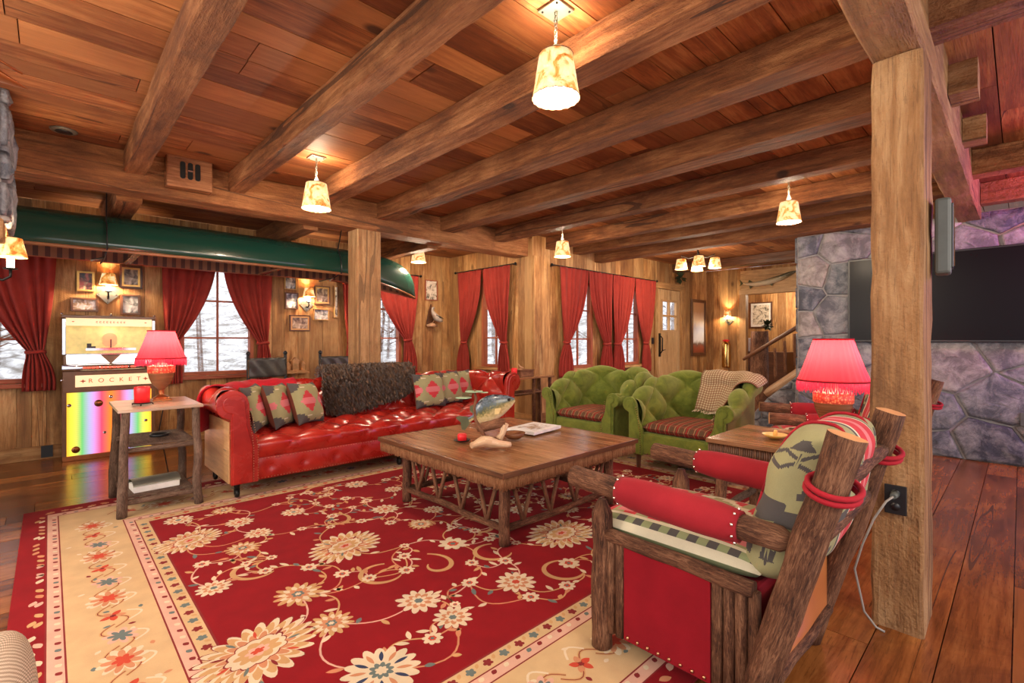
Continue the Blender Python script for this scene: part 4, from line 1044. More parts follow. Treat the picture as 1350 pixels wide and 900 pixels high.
mb = MB(); mb.tube([(2.17, 2.43, ZT+.07), (2.14, 2.45, ZT+.13), (2.11, 2.47, ZT+.20), (2.105, 2.475, ZT+.28), (2.115, 2.47, ZT+.34), (2.11, 2.475, ZT+.375), (2.11, 2.475, ZT+.40)], [.013, .012, .011, .010, .010, .009, .007], 10, wob=.2); mb.build('twig', 'twig', fx, shift=(2.20, 2.50, ZT))
M['lily'] = plain('pale_green_leaf', (.35, .52, .33), .45)
for (x, y, z, r_) in [(2.05, 2.52, ZT+.345, .055), (2.11, 2.485, ZT+.385, .06), (2.16, 2.44, ZT+.378, .03)]:
    mb = MB(); mb.lathe([(0, -.002), (r_, 0), (r_*.98, .004), (0, .002)], (x, y, z), 20); mb.build('leaf', 'lily', fx, shift=(2.20, 2.50, ZT))
fx.location.x -= .045; fx.location.y += .05
# bowl, book, candle on the coffee table
mb = MB(); mb.lathe([(0, 0), (.045, 0), (.075, .022), (.085, .045), (.080, .046), (.05, .040), (0, .038)], (2.50, 2.60, ZT), 24); o = mb.build('wooden_bowl', 'polished', shift=(2.50, 2.60, ZT)); tag(o, 'shallow brown wooden bowl beside the driftwood on the coffee table', 'bowl')
b = thing('photo_book', 'large white picture book lying on the coffee table', 'book', (2.86, 2.74, ZT), R_(8))
mb = MB(); mb.box((-.19, -.14, 0), (.19, .14, .024)); mb.build('cover', 'white', b, bevel=.002)
mb = MB(); mb.box((-.11, -.085, .0242), (.12, .085, .0255)); mb.build('cover_picture', 'ph_snow', b)
cdl = thing('candle', 'short red candle on a black dish under the tail of the carved fish', 'candle', (2.17, 2.80, ZT))
mb = MB(); mb.lathe([(0, 0), (.05, 0), (.062, .008), (.058, .010), (.04, .004), (0, .004)], (0, 0, 0), 24); mb.build('dish', 'iron', cdl)
mb = MB(); mb.lathe([(0, .006), (.033, .006), (.034, .045), (.028, .052), (.012, .050), (0, .050)], (0, 0, 0), 20); mb.build('wax', 'wax', cdl)

# ------------------------------------------------------------------ log armchairs
def kilim(u, v, side):   # u -1..1 across, v -1..1 along
    if side < 0: return 6
    au, av = abs(u), abs(v); q = math.floor(au*14)/14; r_ = math.floor(av*14)/14
    if au > .80: return 4 if au < .86 or au > .95 else 1 if int(v*9+90) % 2 else 6
    if q*1.0+abs(r_-.0) < .22: return 3
    if q+r_ < .62: return 0
    if q+r_ < .74: return 4
    if abs(r_-.55) < .18 and au < .7: return 2 if (q+r_) < 1.15 else 3
    return 2 if int(av*6) % 2 else 0
def log_chair(label, loc, rz=0.0):
    t = thing('log_armchair', label, 'armchair', loc, rz, 'log armchairs')
    # local: x 0..0.66 between arm planes, y forward (+), origin under the near front leg centre line
    W_ = .66; MX = ['log', 'endgrain']
    for x in (0, W_):
        mb = MB(); mb.log((x, .585, .0), (x, .585, .535), .042, .040, 16, 0, 0, ends=[(1, .055, .016)]); mb.build('leg', MX, t)
        mb = MB(); mb.log((x, .02, .0), (x, -.25, .965), (.046 if x == 0 else .040), (.048 if x == 0 else .046), 18, 0, 1, n_=14, bend=.012, wob=.14); mb.build('back_post', MX, t)
        mb = MB(); mb.log((x, .73, .655), (x, -.08, .625), .043, .040, 16, 0, 1, n_=12, wob=.10, ends=[(1, .045, .012)]); a = mb.build('armrest', MX, t)
        mb = MB(); P = [(x, .50-.46*k/14, .646-.018*k/14) for k in range(15)]; mb.tube(P, [.050, .056, .060, .062]+[.063]*7+[.062, .060, .056, .050], 18); o = mb.build('arm_sleeve', 'sleeve', t)
        for yy in (.492, .05):
            for k in range(9): aa = k*2*PI/9; zz = .646-(.50-yy)*.04; one('stud', 'nailpale', o, 'ball', (x+.054*math.cos(aa), yy, zz+.054*math.sin(aa)), .0058, 6, rings=4)
        mb = MB(); mb.log((x, .56, .455), (x, .0, .440), .027, .027, 12, 0, 1); mb.build('side_rail', 'log', t)
        for (a0, a1) in ((.475, .56), (-.02, .135)):
            n_ = round(abs(a1-a0)/.042)
            for k in range(n_): y0 = a0+(a1-a0)*k/n_; y1 = a0+(a1-a0)*(k+1)/n_; one('bark_slat', 'log', t, 'tube', [(x, (y0+y1)/2, .075), (x, (y0+y1)/2, .435)], (y1-y0)*.52, 8, 0, wob=.18, flat=.9)
        mb = MB(); mb.box((x-.014, .135, .075), (x+.014, .475, .438)); p = mb.build('side_panel', 'felt', t, bevel=.004); p['label'] = 'red felt side panel'
        for k in range(8): one('stud', 'nail', p, 'ball', (x+(-.016 if x == 0 else .016), .155+.30*k/7, .092), .0065, 8, rings=5)
    for (z, r_) in ((.82, .030), (.645, .029)):
        y = .02-.28*z/.965; mb = MB(); mb.log((.03, y, z), (W_-.03, y, z), r_, r_, 12); mb.build('crossbar', 'log', t)
    mb = MB(); mb.log((.03, -.05, .16), (W_-.03, -.05, .16), .022, .022, 10); mb.build('rear_rail', 'log', t)
    mb = MB(); mb.box((.04, -.052, .17), (W_-.04, -.036, .42)); p = mb.build('rear_panel', M['orangeleather'], t); p['label'] = 'orange leather rear panel'
    mb = MB(); mb.box((.03, .57, .22), (W_-.03, .64, .44)); mb.build('front_panel', 'felt', t, bevel=.02)
    for k in range(13): x = .05+(W_-.1)*k/12; one('bark_slat', 'log', t, 'tube', [(x, .615, .12), (x, .615, .23)], .022, 7, wob=.15)
    mb = MB(); mb.box((.035, .0, .30), (W_-.035, .60, .435)); mb.build('seat_deck', 'felt', t, bevel=.01)
    # kilim seat cushion
    mb = MB(); n_ = 36
    for side in (1, -1):
        rows = []
        for j in range(n_+1):
            row = []
            for i in range(n_+1):
                u, v = -1+2*i/n_, -1+2*j/n_; e = max(0, (1-abs(u)**6)*(1-abs(v)**6))**.4
                row.append((W_/2+(W_/2-.035)*u, .33+.335*v, .475+side*.048*e+(.02*(1-u*u)*(1-v*v) if side > 0 else 0)))
            rows.append(row)
        mb.grid(rows, flip=(side < 0), matf=lambda a, b, s_=side: kilim(-1+2*(b+.5)/n_, -1+2*(a+.5)/n_, s_))
    mb.build('seat_cushion', WM, t)
    # back cushion: green blanket wool with dark geometry and a red stripe over the middle
    def bp(x, y):  # x 0..1 across from near side, y 0..1 girth position
        if .40 < x < .62:
            return 4 if x < .43 or x > .59 else 2 if abs(x-.51) > .02 else 3
        if .36 < x <= .40 or .62 <= x < .66: return 1
        q = math.floor(x*26); r_ = math.floor(y*44)
        if 24 <= r_ <= 27: return 1
        if r_ in (23, 28): return 1 if q % 2 else 0
        if r_ in (14, 15, 16): return 1 if (q+r_) % 4 < 2 else 0
        if r_ in (34, 35, 36): return 1 if (q-r_) % 4 < 2 else 0
        if r_ in (8, 9): return 1 if q % 5 < 2 else 0
        return 0
    mb = MB(); ng, na = 160, 120; rows = []; CZ, CH = .70, .260
    def cushion_y(z): return .0-.28*(z-.45)
    for i in range(na+1):
        s_ = .5-.5*math.cos(PI*i/na); x = .035+(W_-.07)*s_; e = max(0, 1-abs(2*s_-1)**5)**.42; row = []
        for k in range(ng):
            a = 2*PI*k/ng; ca, sa = math.cos(a), math.sin(a)
            b_ = abs(ca)**.75*(.105 if ca > 0 else -.135)*e; h_ = CH*abs(sa)**.62*(1 if sa > 0 else -1)*(.70+.30*e)
            if e < .02: b_, h_ = b_*.5, h_*.8
            z = CZ+h_; row.append((x, cushion_y(z)+b_+.012*mnoise.noise(V(x*9, z*9, 0)), z))
        rows.append(row)
    def cp(a, b):
        x, y, z = rows[a][b]; s_ = (x-.035)/(W_-.07)
        if .40 < s_ < .66: return 4 if s_ < .43 or s_ > .63 else 2 if abs(s_-.53) > .02 else 3
        if .37 < s_ <= .40 or .66 <= s_ < .69: return 1
        y -= cushion_y(z); w_ = (y if s_ < .10 or s_ > .9 else x-.06); fz = (z-.45)/.5
        tri = lambda f, o=0: abs(((w_*f+o) % 1)-.5)*2
        if .40 < fz < .50: return 1
        if .50 <= fz < .545 and (fz-.50)/.045 < 1-tri(34): return 1
        if .28 < fz < .36 and abs(fz-.32) < .03*(tri(22)) : return 1
        if .16 < fz < .24 and tri(14) > .45: return 1
        if .60 < fz < .67 and tri(7, .3) > .72 and (fz-.60)/.07 < (tri(7, .3)-.5)*2: return 1
        if abs(fz-.76-.045*tri(11)) < .014 or (abs(fz-.83-.045*tri(11, .5)) < .012): return 1
        if .885 < fz < .95 and tri(9) > .3+(fz-.885)*8: return 1
        return 0
    mb.grid(rows, closed_u=True, matf=cp); mb.poly(rows[0][::-1], 0); mb.poly(rows[-1], 0)
    mb.build('back_cushion', WM, t)
    # laces around the cushion and knotted on the posts
    for s_ in (.27, .76):
        x = .035+(W_-.07)*s_; P = []
        for k in range(33):
            a = 2*PI*k/32; ca, sa = math.cos(a), math.sin(a); z = CZ+(CH+.006)*abs(sa)**.62*(1 if sa > 0 else -1); P.append((x+.02*math.sin(a*2), cushion_y(z)+.111*abs(ca)**.75*(1 if ca > 0 else -1), z))
        mb = MB(); mb.tube(P, .0058, 8); mb.build('lace', 'lace', t)
    for x in (0, W_):
        for dz in (0, .018):
            z = .80+dz; y = .02-.28*z/.965; mb = MB(); mb.tube([(x+.064*math.cos(a), y+.066*math.sin(a)+.0, z+.012*math.sin(a+.6)+.01*math.cos(a)) for a in [2*PI*k/20 for k in range(21)]], .0085, 8); mb.build('lace', 'lace', t)
    return t
M['orangeleather'] = leather('orange_leather', (.42, .12, .03), (.58, .20, .055), .4)
log_chair('log framed armchair with red wool sleeves and green blanket cushion, nearest the camera', (1.62, .585, .0145))
log_chair('second log armchair with red sleeves, mostly hidden behind the end table and thick post', (4.15, .62, .0145), R_(25))

# ------------------------------------------------------------------ right end table between the log chairs
t = thing('end_table', 'dark end table with twig apron between the two log armchairs', 'table', (3.45, 1.10, 0)); sh = (3.45, 1.10, 0)
mb = MB()
for k in range(5): mb.box((3.12+.145*k, .75, .575), (3.12+.145*(k+1)-.001, 1.43, .603))
mb.build('tabletop', 'top', t, shift=sh, bevel=.003)
mb = MB(); apron((3.14, 1.415, 0), (3.83, 1.415, 0), .47, .574, .013); apron((3.14, .77, 0), (3.14, 1.415, 0), .47, .574, .013); apron((3.83, .77, 0), (3.83, 1.415, 0), .47, .574, .013); mb.build('twig_apron', 'darkwood', t, shift=sh)['kind'] = 'stuff'
for x in (3.19, 3.78):
    for y in (.83, 1.36): mb = MB(); mb.log((x, y, .0145), (x, y, .575), .036, .034, 12); mb.build('leg', 'log', t, shift=sh)
mb = MB(); mb.log((3.2, 1.36, .14), (3.77, 1.36, .14), .024); mb.log((3.19, .84, .14), (3.19, 1.35, .14), .024); mb.log((3.78, .84, .14), (3.78, 1.35, .14), .024); mb.build('rail', 'greylog', t, shift=sh)
b = thing('yellow_bowl', 'small yellow wooden bowl on the dark end table', 'bowl', (3.40, 1.10, .603)); M['yellowwood'] = plain('yellow_wood', (.72, .45, .10), .35)
mb = MB(); mb.lathe([(0, 0), (.02, 0), (.055, .018), (.075, .034), (.070, .035), (.04, .02), (0, .014)], (0, 0, 0), 24); mb.build('dish', 'yellowwood', b)
mb = MB(); mb.tube([(.0, 0, .015), (.01, 0, .04), (.02, 0, .055)], [.012, .014, .010], 8); mb.build('knob', 'yellowwood', b)

# ------------------------------------------------------------------ red table lamps
def table_lamp(label, loc, s=1.0, power=22):
    t = thing('table_lamp', label, 'lamp', loc, 0, 'red table lamps')
    def L(pr): return [(r_*s, z*s) for r_, z in pr]
    mb = MB(); mb.box((-.075*s, -.075*s, 0), (.075*s, .075*s, .018*s)); mb.lathe(L([(.07, .018), (.065, .03), (.04, .045), (.022, .06), (.020, .10), (.03, .115)]), seg=24); mb.build('foot', 'darkwood' if s > 1.0 else 'copper', t, bevel=.003)
    mb = MB(); mb.lathe(L([(.02, .10), (.035, .115), (.075, .16), (.098, .22), (.105, .262)]), seg=28); mb.build('vase_body', M['polished'], t)
    mb = MB(); mb.lathe(L([(.105, .262), (.110, .266), (.110, .322), (.105, .326)]), seg=28); mb.build('floral_band', 'floral', t)
    mb = MB(); mb.lathe(L([(.105, .326), (.08, .338), (.045, .348), (.028, .362), (.024, .385), (.034, .40), (.030, .412), (.012, .42), (.01, .47)]), seg=24); mb.build('neck', M['pinkneck'], t)
    # pleated shade
    mb = MB(); rows = []; N = 120; z0, z1, r0, r1 = .40, .66, .195, .105
    for j in range(9):
        v = j/8; row = []
        for k in range(N):
            a = 2*PI*k/N; rr = r0+(r1-r0)*v**.9; rr *= 1+.012*(1 if k % 4 < 2 else -1)
            row.append((rr*s*math.cos(a), rr*s*math.sin(a), (z0+(z1-z0)*v)*s))
        rows.append(row)
    mb.grid(rows, closed_u=True, uvf=lambda i, j: (j*.01, i/8)); sh_ = mb.build('lamp_shade', 'silk', t)
    mb = MB()
    for zz, rr in ((.402, .197), (.66, .107)): mb.tube([(rr*s*math.cos(a), rr*s*math.sin(a), zz*s) for a in [2*PI*k/40 for k in range(41)]], .006*s, 6)
    mb.build('trim_band', 'lace', sh_)
    mb = MB()
    for k in range(230):
        a = 2*PI*k/230+random.uniform(-.01, .01); x, y = .197*s*math.cos(a), .197*s*math.sin(a); l_ = random.uniform(.055, .075)*s; j = random.uniform(-.003, .003)
        mb.tube([(x, y, .402*s), (x*1.01+j, y*1.01+j, (.402*s-l_*.5)), (x+j, y-j, .402*s-l_)], .0019*s, 4)
    fr = mb.build('fringe', M['fringe'], sh_)
    mb = MB(); mb.ball((0, 0, .50*s), .03*s, 12, rings=8); mb.build('bulb', 'glow', t)
    l = light('lamp_light', 'POINT', (0, 0, .56*s), power, (1, .62, .45), .035); l.parent = t
    return t
M['pinkneck'] = plain('rose_glaze', (.80, .42, .33), .25); M['fringe'] = plain('red_fringe', (.75, .02, .06), .6, emit=(.9, .05, .10), es=.30)
table_lamp('red pleated table lamp with fringe on the dark end table at the right', (3.50, .80, .603), .98, 9)
table_lamp('red pleated table lamp with fringe on the tall twig table beside the jukebox', (.65, 4.74, .762), .84, 9)

# ------------------------------------------------------------------ tall twig side table at the left
t = thing('side_table', 'tall pole legged side table with shelves left of the red sofa', 'table', (.62, 4.60, .0)); sh = (.62, 4.60, .0)
mb = MB()
for k in range(3): mb.box((.34, 4.26+.23*k, .74), (.845, 4.26+.23*(k+1)-.0015, .762))
mb.build('tabletop', 'greytop' if 'greytop' in M else 'top', t, shift=sh, bevel=.003)
for x in (.385, .80):
    for y in (4.29, 4.91): mb = MB(); mb.log((x+(x-.59)*.10, y, .013), (x, y, .74), .030, .026, 12, 0, 0, bend=.012); mb.build('leg', ['greylog'], t, shift=sh)
mb = MB(); mb.box((.41, 4.34, .485), (.80, 4.88, .50)); mb.log((.37, 4.30, .47), (.82, 4.30, .47), .018); mb.log((.38, 4.89, .47), (.80, 4.89, .47), .018); mb.build('shelf', ['greylog'], t, shift=sh)
mb = MB(); mb.box((.40, 4.34, .125), (.79, 4.88, .14)); mb.log((.37, 4.30, .11), (.82, 4.30, .11), .020); mb.log((.38, 4.89, .11), (.80, 4.89, .11), .020); mb.build('shelf', ['greylog'], t, shift=sh)
b = thing('storage_box', 'low box with a rounded grey lid on the bottom shelf of the tall side table', 'box', (.575, 4.50, .14), R_(4))
mb = MB(); mb.box((-.14, -.09, 0), (.14, .09, .045)); mb.build('body', 'paper', b, bevel=.004)
mb = MB(); rows = [[(-.145+.29*i/8, .095*math.cos(a), .045+.04*math.sin(a)) for i in range(9)] for a in [PI*k/10 for k in range(11)]]; mb.grid(rows); mb.build('lid', 'pewter', b)
mb = MB(); mb.box((-.17, -.12, 0), (.17, .12, .012)); 
b = thing('ashtray', 'small black ashtray on the middle shelf of the tall side table', 'ashtray', (.62, 4.62, .50)); mb = MB(); mb.lathe([(0, 0), (.06, 0), (.065, .018), (.055, .018), (.05, .006), (0, .006)], (0, 0, 0), 20); mb.build('dish', 'black', b)
b = thing('pillar_candle', 'red pillar candle on a small iron stand on the tall side table', 'candle', (.50, 4.50, .762)); mb = MB(); mb.lathe([(0, .02), (.048, .02), (.050, .13), (.046, .136), (.02, .125), (0, .125)], (0, 0, 0), 24); mb.build('wax', 'wax', b)
mb = MB(); mb.lathe([(0, .012), (.062, .012), (.062, .018), (0, .018)], (0, 0, 0), 20); [mb.tube([(.055*math.cos(a), .055*math.sin(a), .014), (.07*math.cos(a), .07*math.sin(a), .008), (.072*math.cos(a), .072*math.sin(a), 0)], .004, 6) for a in (.3, 2.4, 4.5)]; mb.build('stand', 'iron', b)
mb = MB(); mb.tube([(.68, 4.80, .74), (.66, 4.93, .5), (.70, 4.95, .3), (.74, 4.96, .05), (.80, 5.02, .006), (.95, 5.2, .006)], .004, 6); o = mb.build('lamp_cord', 'black'); tag(o, 'thin black lamp cord hanging behind the tall side table', 'cord')

# ------------------------------------------------------------------ ceiling pendants
def shade_mesh(mb, z0, z1, r0, r1, seg=36, scallop=.004):
    rows = []
    for j in range(7):
        v = j/6; rr = r0+(r1-r0)*v; rows.append([(rr*math.cos(a), rr*math.sin(a), z0+(z1-z0)*v-(scallop*abs(math.sin(a*9)) if j == 0 else 0)) for a in [2*PI*k/seg for k in range(seg)]])
    mb.grid(rows, closed_u=True)
def pendant(label, loc, zc, zb=2.375, s=1.0, power=30, group='pendant lamps'):
    t = thing('pendant_lamp', label, 'lamp', (loc[0], loc[1], zc), 0, group); d = zc-zb
    mb = MB(); mb.box((-.062, -.062, -.012), (.062, .062, 0)); o = mb.build('ceiling_plate', 'pewter', t, bevel=.003)
    for a in (-1, 1):
        for b in (-1, 1): one('screw', 'iron', o, 'ball', (a*.045, b*.045, -.013), .006, 6, rings=4)
    zt = -d+.19*s
    mb = MB(); n_ = max(3, int((-zt-.02)/.022)); 
    for k in range(n_):
        z = -.014-(k+.5)*((-zt-.03)/n_); hl = (-zt-.03)/n_*.72
        P = [((.008*math.cos(a) if k % 2 else 0), (0 if k % 2 else .008*math.cos(a)), z+hl*math.sin(a)) for a in [2*PI*q/12 for q in range(13)]]; mb.tube(P, .0026, 5)
    mb.build('chain', 'pewter', t)
    mb = MB(); mb.lathe([(0, zt+.05), (.018, zt+.045), (.022, zt+.015), (.03, zt), (0, zt-.002)], seg=14); mb.build('socket_cap', 'pewter', t)
    mb = MB(); shade_mesh(mb, -d, zt, .105*s, .075*s); o = mb.build('lamp_shade', 'shade', t); m_ = o.modifiers.new('t', 'SOLIDIFY'); m_.thickness = .002
    for zz, rr in ((-d, .106*s), (zt, .0755*s)):
        mb = MB(); mb.tube([(rr*math.cos(a), rr*math.sin(a), zz-(.004*abs(math.sin(a*9)) if zz == -d else 0)) for a in [2*PI*k/72 for k in range(73)]], .0022, 5); mb.build('stitched_edge', 'twig', o)
    mb = MB(); mb.lathe([(0, -d+.012), (.098*s, -d+.012), (.098*s, -d+.016), (0, -d+.016)], seg=28); mb.build('bulb_diffuser', 'glow', t)
    l = light('lamp_light', 'POINT', (0, 0, -d-.03), power, WARM, .06); l.parent = t
    l = light('lamp_light', 'POINT', (0, 0, zt+.05), power*.42, WARM, .03); l.parent = t
    return t
pendant('nearest pendant lamp with parchment shade, top centre of the ceiling', (1.735, 1.518), ZC, 2.39, 1.06)
pendant('pendant lamp between the second and third joists beside the header beam', (1.66, 4.17), ZC, 2.37, 1.12)
pendant('pendant lamp hanging in the alcove between the sofa post and the corner window', (3.89, 6.05), 2.70, 2.37, 1.0, 34)
pendant('pendant lamp near the left end of the triple curtain', (4.99, 4.25), ZC, 2.36, 1.05, 26)
pendant('pendant lamp left of the thick post, below the seventh joist', (5.08, 1.52), ZC, 2.36, 1.0)
# four shaded hall fixture
t = thing('ceiling_fixture', 'four shade iron ceiling fixture near the hall', 'chandelier', (7.75, 3.68, ZC))
mb = MB(); mb.box((-.09, -.09, -.014), (.09, .09, 0)); mb.tube([(0, 0, -.01), (0, 0, -.20)], .016, 8)
for a in (0, 1, 2, 3): an = a*PI/2+.5; mb.tube([(0, 0, -.18), (.14*math.cos(an), .14*math.sin(an), -.22), (.26*math.cos(an), .26*math.sin(an), -.17), (.26*math.cos(an), .26*math.sin(an), -.22)], .009, 7)
mb.build('arms', 'iron', t)
for a in range(4):
    an = a*PI/2+.5; x, y = .26*math.cos(an), .26*math.sin(an); mb = MB()
    rows = [[(x+(.10-.03*v)*math.cos(b), y+(.10-.03*v)*math.sin(b), -.40+.17*v) for b in [2*PI*k/24 for k in range(24)]] for v in (0, .5, 1)]; mb.grid(rows, closed_u=True); o = mb.build('lamp_shade', 'shade', t); o.modifiers.new('t', 'SOLIDIFY').thickness = .002
    mb = MB(); mb.lathe([(0, -.392), (.093, -.392), (.093, -.388), (0, -.388)], (x, y, 0), 20); mb.build('bulb_diffuser', 'glow', t)
l = light('lamp_light', 'POINT', (0, 0, -.46), 55, WARM, .15); l.parent = t

# ------------------------------------------------------------------ wall sconces
def sconce(label, loc, rz, power=9, plate=True, s=1.0):
    t = thing('wall_sconce', label, 'lamp', loc, rz, 'wall sconces')  # local: wall plane y=0, room towards -y
    if plate:
        mb = MB(); mb.prism([(0, -.105), (.10, 0), (0, .105), (-.10, 0)], -.014, 0, 'xz'); o = mb.build('back_plate', 'pewter', t, bevel=.003)
        for a, b in ((.075, 0), (-.075, 0), (0, -.08), (0, .08)): one('screw', 'iron', o, 'ball', (a, -.015, b), .006, 6, rings=4)
    mb = MB(); mb.tube([(0, -.01, -.03), (0, -.06, -.045), (0, -.10, -.02), (0, -.10, .03)], .008, 8); mb.lathe([(0, .02), (.034, .028), (.036, .034), (0, .03)], (0, -.10, 0), 16); mb.build('bracket_arm', 'iron', t)
    mb = MB(); mb.tube([(0, -.10, .03), (0, -.10, .115)], .019, 14); mb.build('candle_sleeve', 'candleglow', t)
    mb = MB(); rows = [[((.082-.026*v)*math.cos(b)*s, -.10+(.082-.026*v)*math.sin(b)*s, .105+.125*v*s) for b in [2*PI*k/28 for k in range(28)]] for v in (0, .25, .5, .75, 1)]; mb.grid(rows, closed_u=True); o = mb.build('lamp_shade', 'shade', t); o.modifiers.new('t', 'SOLIDIFY').thickness = .002
    l = light('lamp_light', 'POINT', (0, -.105, .135), power, (1, .78, .50), .02); l.parent = t
sconce('wall sconce among four pictures above the jukebox', (.475, YA, 1.745), 0, 20)
sconce('wall sconce among five pictures left of the sofa post', (2.66, YA, 1.745), 0, 20)
sconce('hall sconce on the boards above the brass extinguisher', (XD, 4.50, 1.66), R_(-90), 22)
t = sconce('sconce lamp on the chimney at the left edge of the photo', (-.27, 4.60, 1.68), R_(62), 8, plate=False)

# ------------------------------------------------------------------ curtains
def curtain(wname, tops, tie_u, tie_w, z_tie, bots, z0, z1, label, grp, off=.09, folds=6, hang=(1, 1), tieonly=False):
    def P(u, d, z): return {'A': (u, YA-d, z), 'B': (XB-d, u, z), 'C': (u, YC-d, z)}[wname]
    t = thing('curtain', label, 'curtain', P((tops[0]+tops[1])/2, off, z1), 0, grp); o_ = t.location.copy()
    rows = []; NR, NC = 46, 60; ph = random.random()*6
    for j in range(NR+1):
        z = z1+(z0-z1)*j/NR
        if z > z_tie:
            v = (z1-z)/(z1-z_tie); sft = v**2.1 if True else v
            L = tops[0]+(tie_u-tie_w/2-tops[0])*(sft*.85+.15*v); R = tops[1]+(tie_u+tie_w/2-tops[1])*(sft*.85+.15*v); amp = .012+.016*v
        else:
            v = (z_tie-z)/(z_tie-z0); k = math.sin(min(1, v*1.25)*PI/2); L = tie_u-tie_w/2+(bots[0]-(tie_u-tie_w/2))*k; R = tie_u+tie_w/2+(bots[1]-(tie_u+tie_w/2))*k; amp = .028-.006*v
        pinch = math.exp(-((z-z_tie)/.03)**2); amp *= 1-.6*pinch; row = []
        for i in range(NC+1):
            u = i/NC; uu = u+.03*math.sin(2*PI*u*2+ph); d = off+amp*math.sin(2*PI*folds*uu+ph+.6*math.sin(j*.12))+.010*mnoise.noise(V(u*4, j*.1, ph))
            row.append(tuple(Vector(P(L+(R-L)*u, max(d, .035), z))-o_))
        rows.append(row)
    mb = MB(); mb.grid(rows); c = mb.build('curtain_panel', 'curtain', t); c.modifiers.new('t', 'SOLIDIFY').thickness = .004
    mb = MB(); n_ = 20; mb.tube([tuple(Vector(P(tie_u+(tie_w/2+.012)*math.cos(a), off+.045*math.sin(a), z_tie+.008*math.sin(a*2)))-o_) for a in [2*PI*k/n_ for k in range(n_+1)]], .011, 8, flat=1.6); mb.build('tieback', 'curtain', t)
    return t
def rod(wname, a, b, z, label, off=.075):
    def P(u, d, z): return {'A': (u, YA-d, z), 'B': (XB-d, u, z), 'C': (u, YC-d, z)}[wname]
    t = thing('curtain_rod', label, 'curtain rod', P(a, off, z)); o_ = t.location
    q = lambda *p: tuple(Vector(P(*p))-o_)
    mb = MB(); mb.tube([q(a, off, z), q(b, off, z)], .009, 8); mb.build('rod', 'iron', t)
    for u in (a, b): mb = MB(); mb.ball(q(u, off, z), .022, 10, rings=7); mb.build('finial', 'iron', t)
    for u in (a+.05, b-.05): mb = MB(); mb.tube([q(u, .002, z-.01), q(u, off, z-.005)], .007, 6); mb.build('bracket', 'iron', t)
GC = 'dark red curtains'
curtain('A', (-.60, .06), -.10, .12, 1.12, (-.20, .05), .72, 2.30, 'red curtain at the far left edge, tied back left of the jukebox', GC)
curtain('A', (.96, 1.53), 1.06, .13, 1.22, (.98, 1.16), .72, 2.30, 'left curtain of the bright window beside the jukebox', GC)
curtain('A', (1.58, 2.18), 2.06, .12, 1.20, (1.98, 2.17), .72, 2.30, 'right curtain of the bright window, behind the left leather chair back', GC)
curtain('A', (3.16, 3.62), 3.30, .10, 1.20, (3.22, 3.42), .72, 2.30, 'curtain just left of the square post behind the sofa', GC)
curtain('A', (3.70, 4.47), 4.27, .12, 1.24, (4.18, 4.44), .70, 2.30, 'curtain right of the square post, under the canoe bow', GC)
rod('A', .90, 2.24, 2.31, 'iron rod above the bright window beside the jukebox'); rod('A', 3.10, 4.53, 2.31, 'iron rod above the window behind the square post')
curtain('B', (6.09, 6.72), 6.55, .11, 1.20, (6.40, 6.73), .70, 2.39, 'left curtain of the narrow corner window', GC)
curtain('B', (5.40, 6.05), 5.55, .11, 1.20, (5.42, 5.68), .70, 2.39, 'right curtain of the narrow corner window', GC)
rod('B', 5.30, 6.80, 2.40, 'iron rod above the narrow corner window')
curtain('C', (5.72, 6.44), 5.90, .11, 1.20, (5.70, 6.05), .66, 2.38, 'leftmost panel of the long curtain row behind the green armchairs', GC)
curtain('C', (6.46, 7.14), 6.98, .16, 1.17, (6.78, 7.12), .68, 2.38, 'second panel of the long curtain row, tied to its right neighbour', GC)
curtain('C', (7.16, 7.84), 7.30, .16, 1.17, (7.14, 7.48), .68, 2.38, 'third panel of the long curtain row, tied to its left neighbour', GC)
curtain('C', (7.86, 8.58), 8.24, .11, 1.18, (8.10, 8.38), .64, 2.38, 'rightmost panel of the long curtain row beside the door', GC)
rod('C', 5.56, 8.66, 2.39, 'long iron rod above the pair of windows behind the green armchairs')

# ------------------------------------------------------------------ pictures
def picture(wname, a, b, z0, z1, photo, label, frame='darkwood', w=.022, mat_=None, gold=False, off=0.0, plane=None, grp='framed pictures by the jukebox wall', double=False):
    def P(u, d, z): return {'A': (u, YA-.004-d, z), 'C': (u, YC-.004-d, z), 'E': (13.496-d, u, z)}[wname]
    t = thing('framed_picture', label, 'picture', P((a+b)/2, 0, (z0+z1)/2), 0, grp); o_ = t.location.copy()
    def bx(mb, u0, u1, d0, d1, q0, q1): mb.box(tuple(Vector(P(u0, d0, q0))-o_), tuple(Vector(P(u1, d1, q1))-o_))
    mb = MB(); th = .024
    bx(mb, a, a+w, 0, th, z0, z1); bx(mb, b-w, b, 0, th, z0, z1); bx(mb, a+w, b-w, 0, th, z0, z0+w); bx(mb, a+w, b-w, 0, th, z1-w, z1); mb.build('frame', 'gilt' if gold else frame, t, bevel=.003)
    if double:
        mb = MB(); w2 = w+.02; bx(mb, a+w, a+w2, 0, .016, z0+w, z1-w); bx(mb, b-w2, b-w, 0, .016, z0+w, z1-w); bx(mb, a+w2, b-w2, 0, .016, z0+w, z0+w2); bx(mb, a+w2, b-w2, 0, .016, z1-w2, z1-w); mb.build('inner_frame', 'gilt', t); w = w2
    if mat_:
        mb = MB(); bx(mb, a+w, b-w, 0, .006, z0+w, z1-w); mb.build('mat_board', 'paper', t); w += mat_
        mb = MB(); bx(mb, a+w, b-w, .006, .007, z0+w, z1-w); mb.build('photograph', photo, t)
    else:
        mb = MB(); bx(mb, a+w, b-w, 0, .008, z0+w, z1-w); mb.build('photograph', photo, t)
M['gilt'] = plain('gilt_frame', (.58, .34, .10), .35, .7)
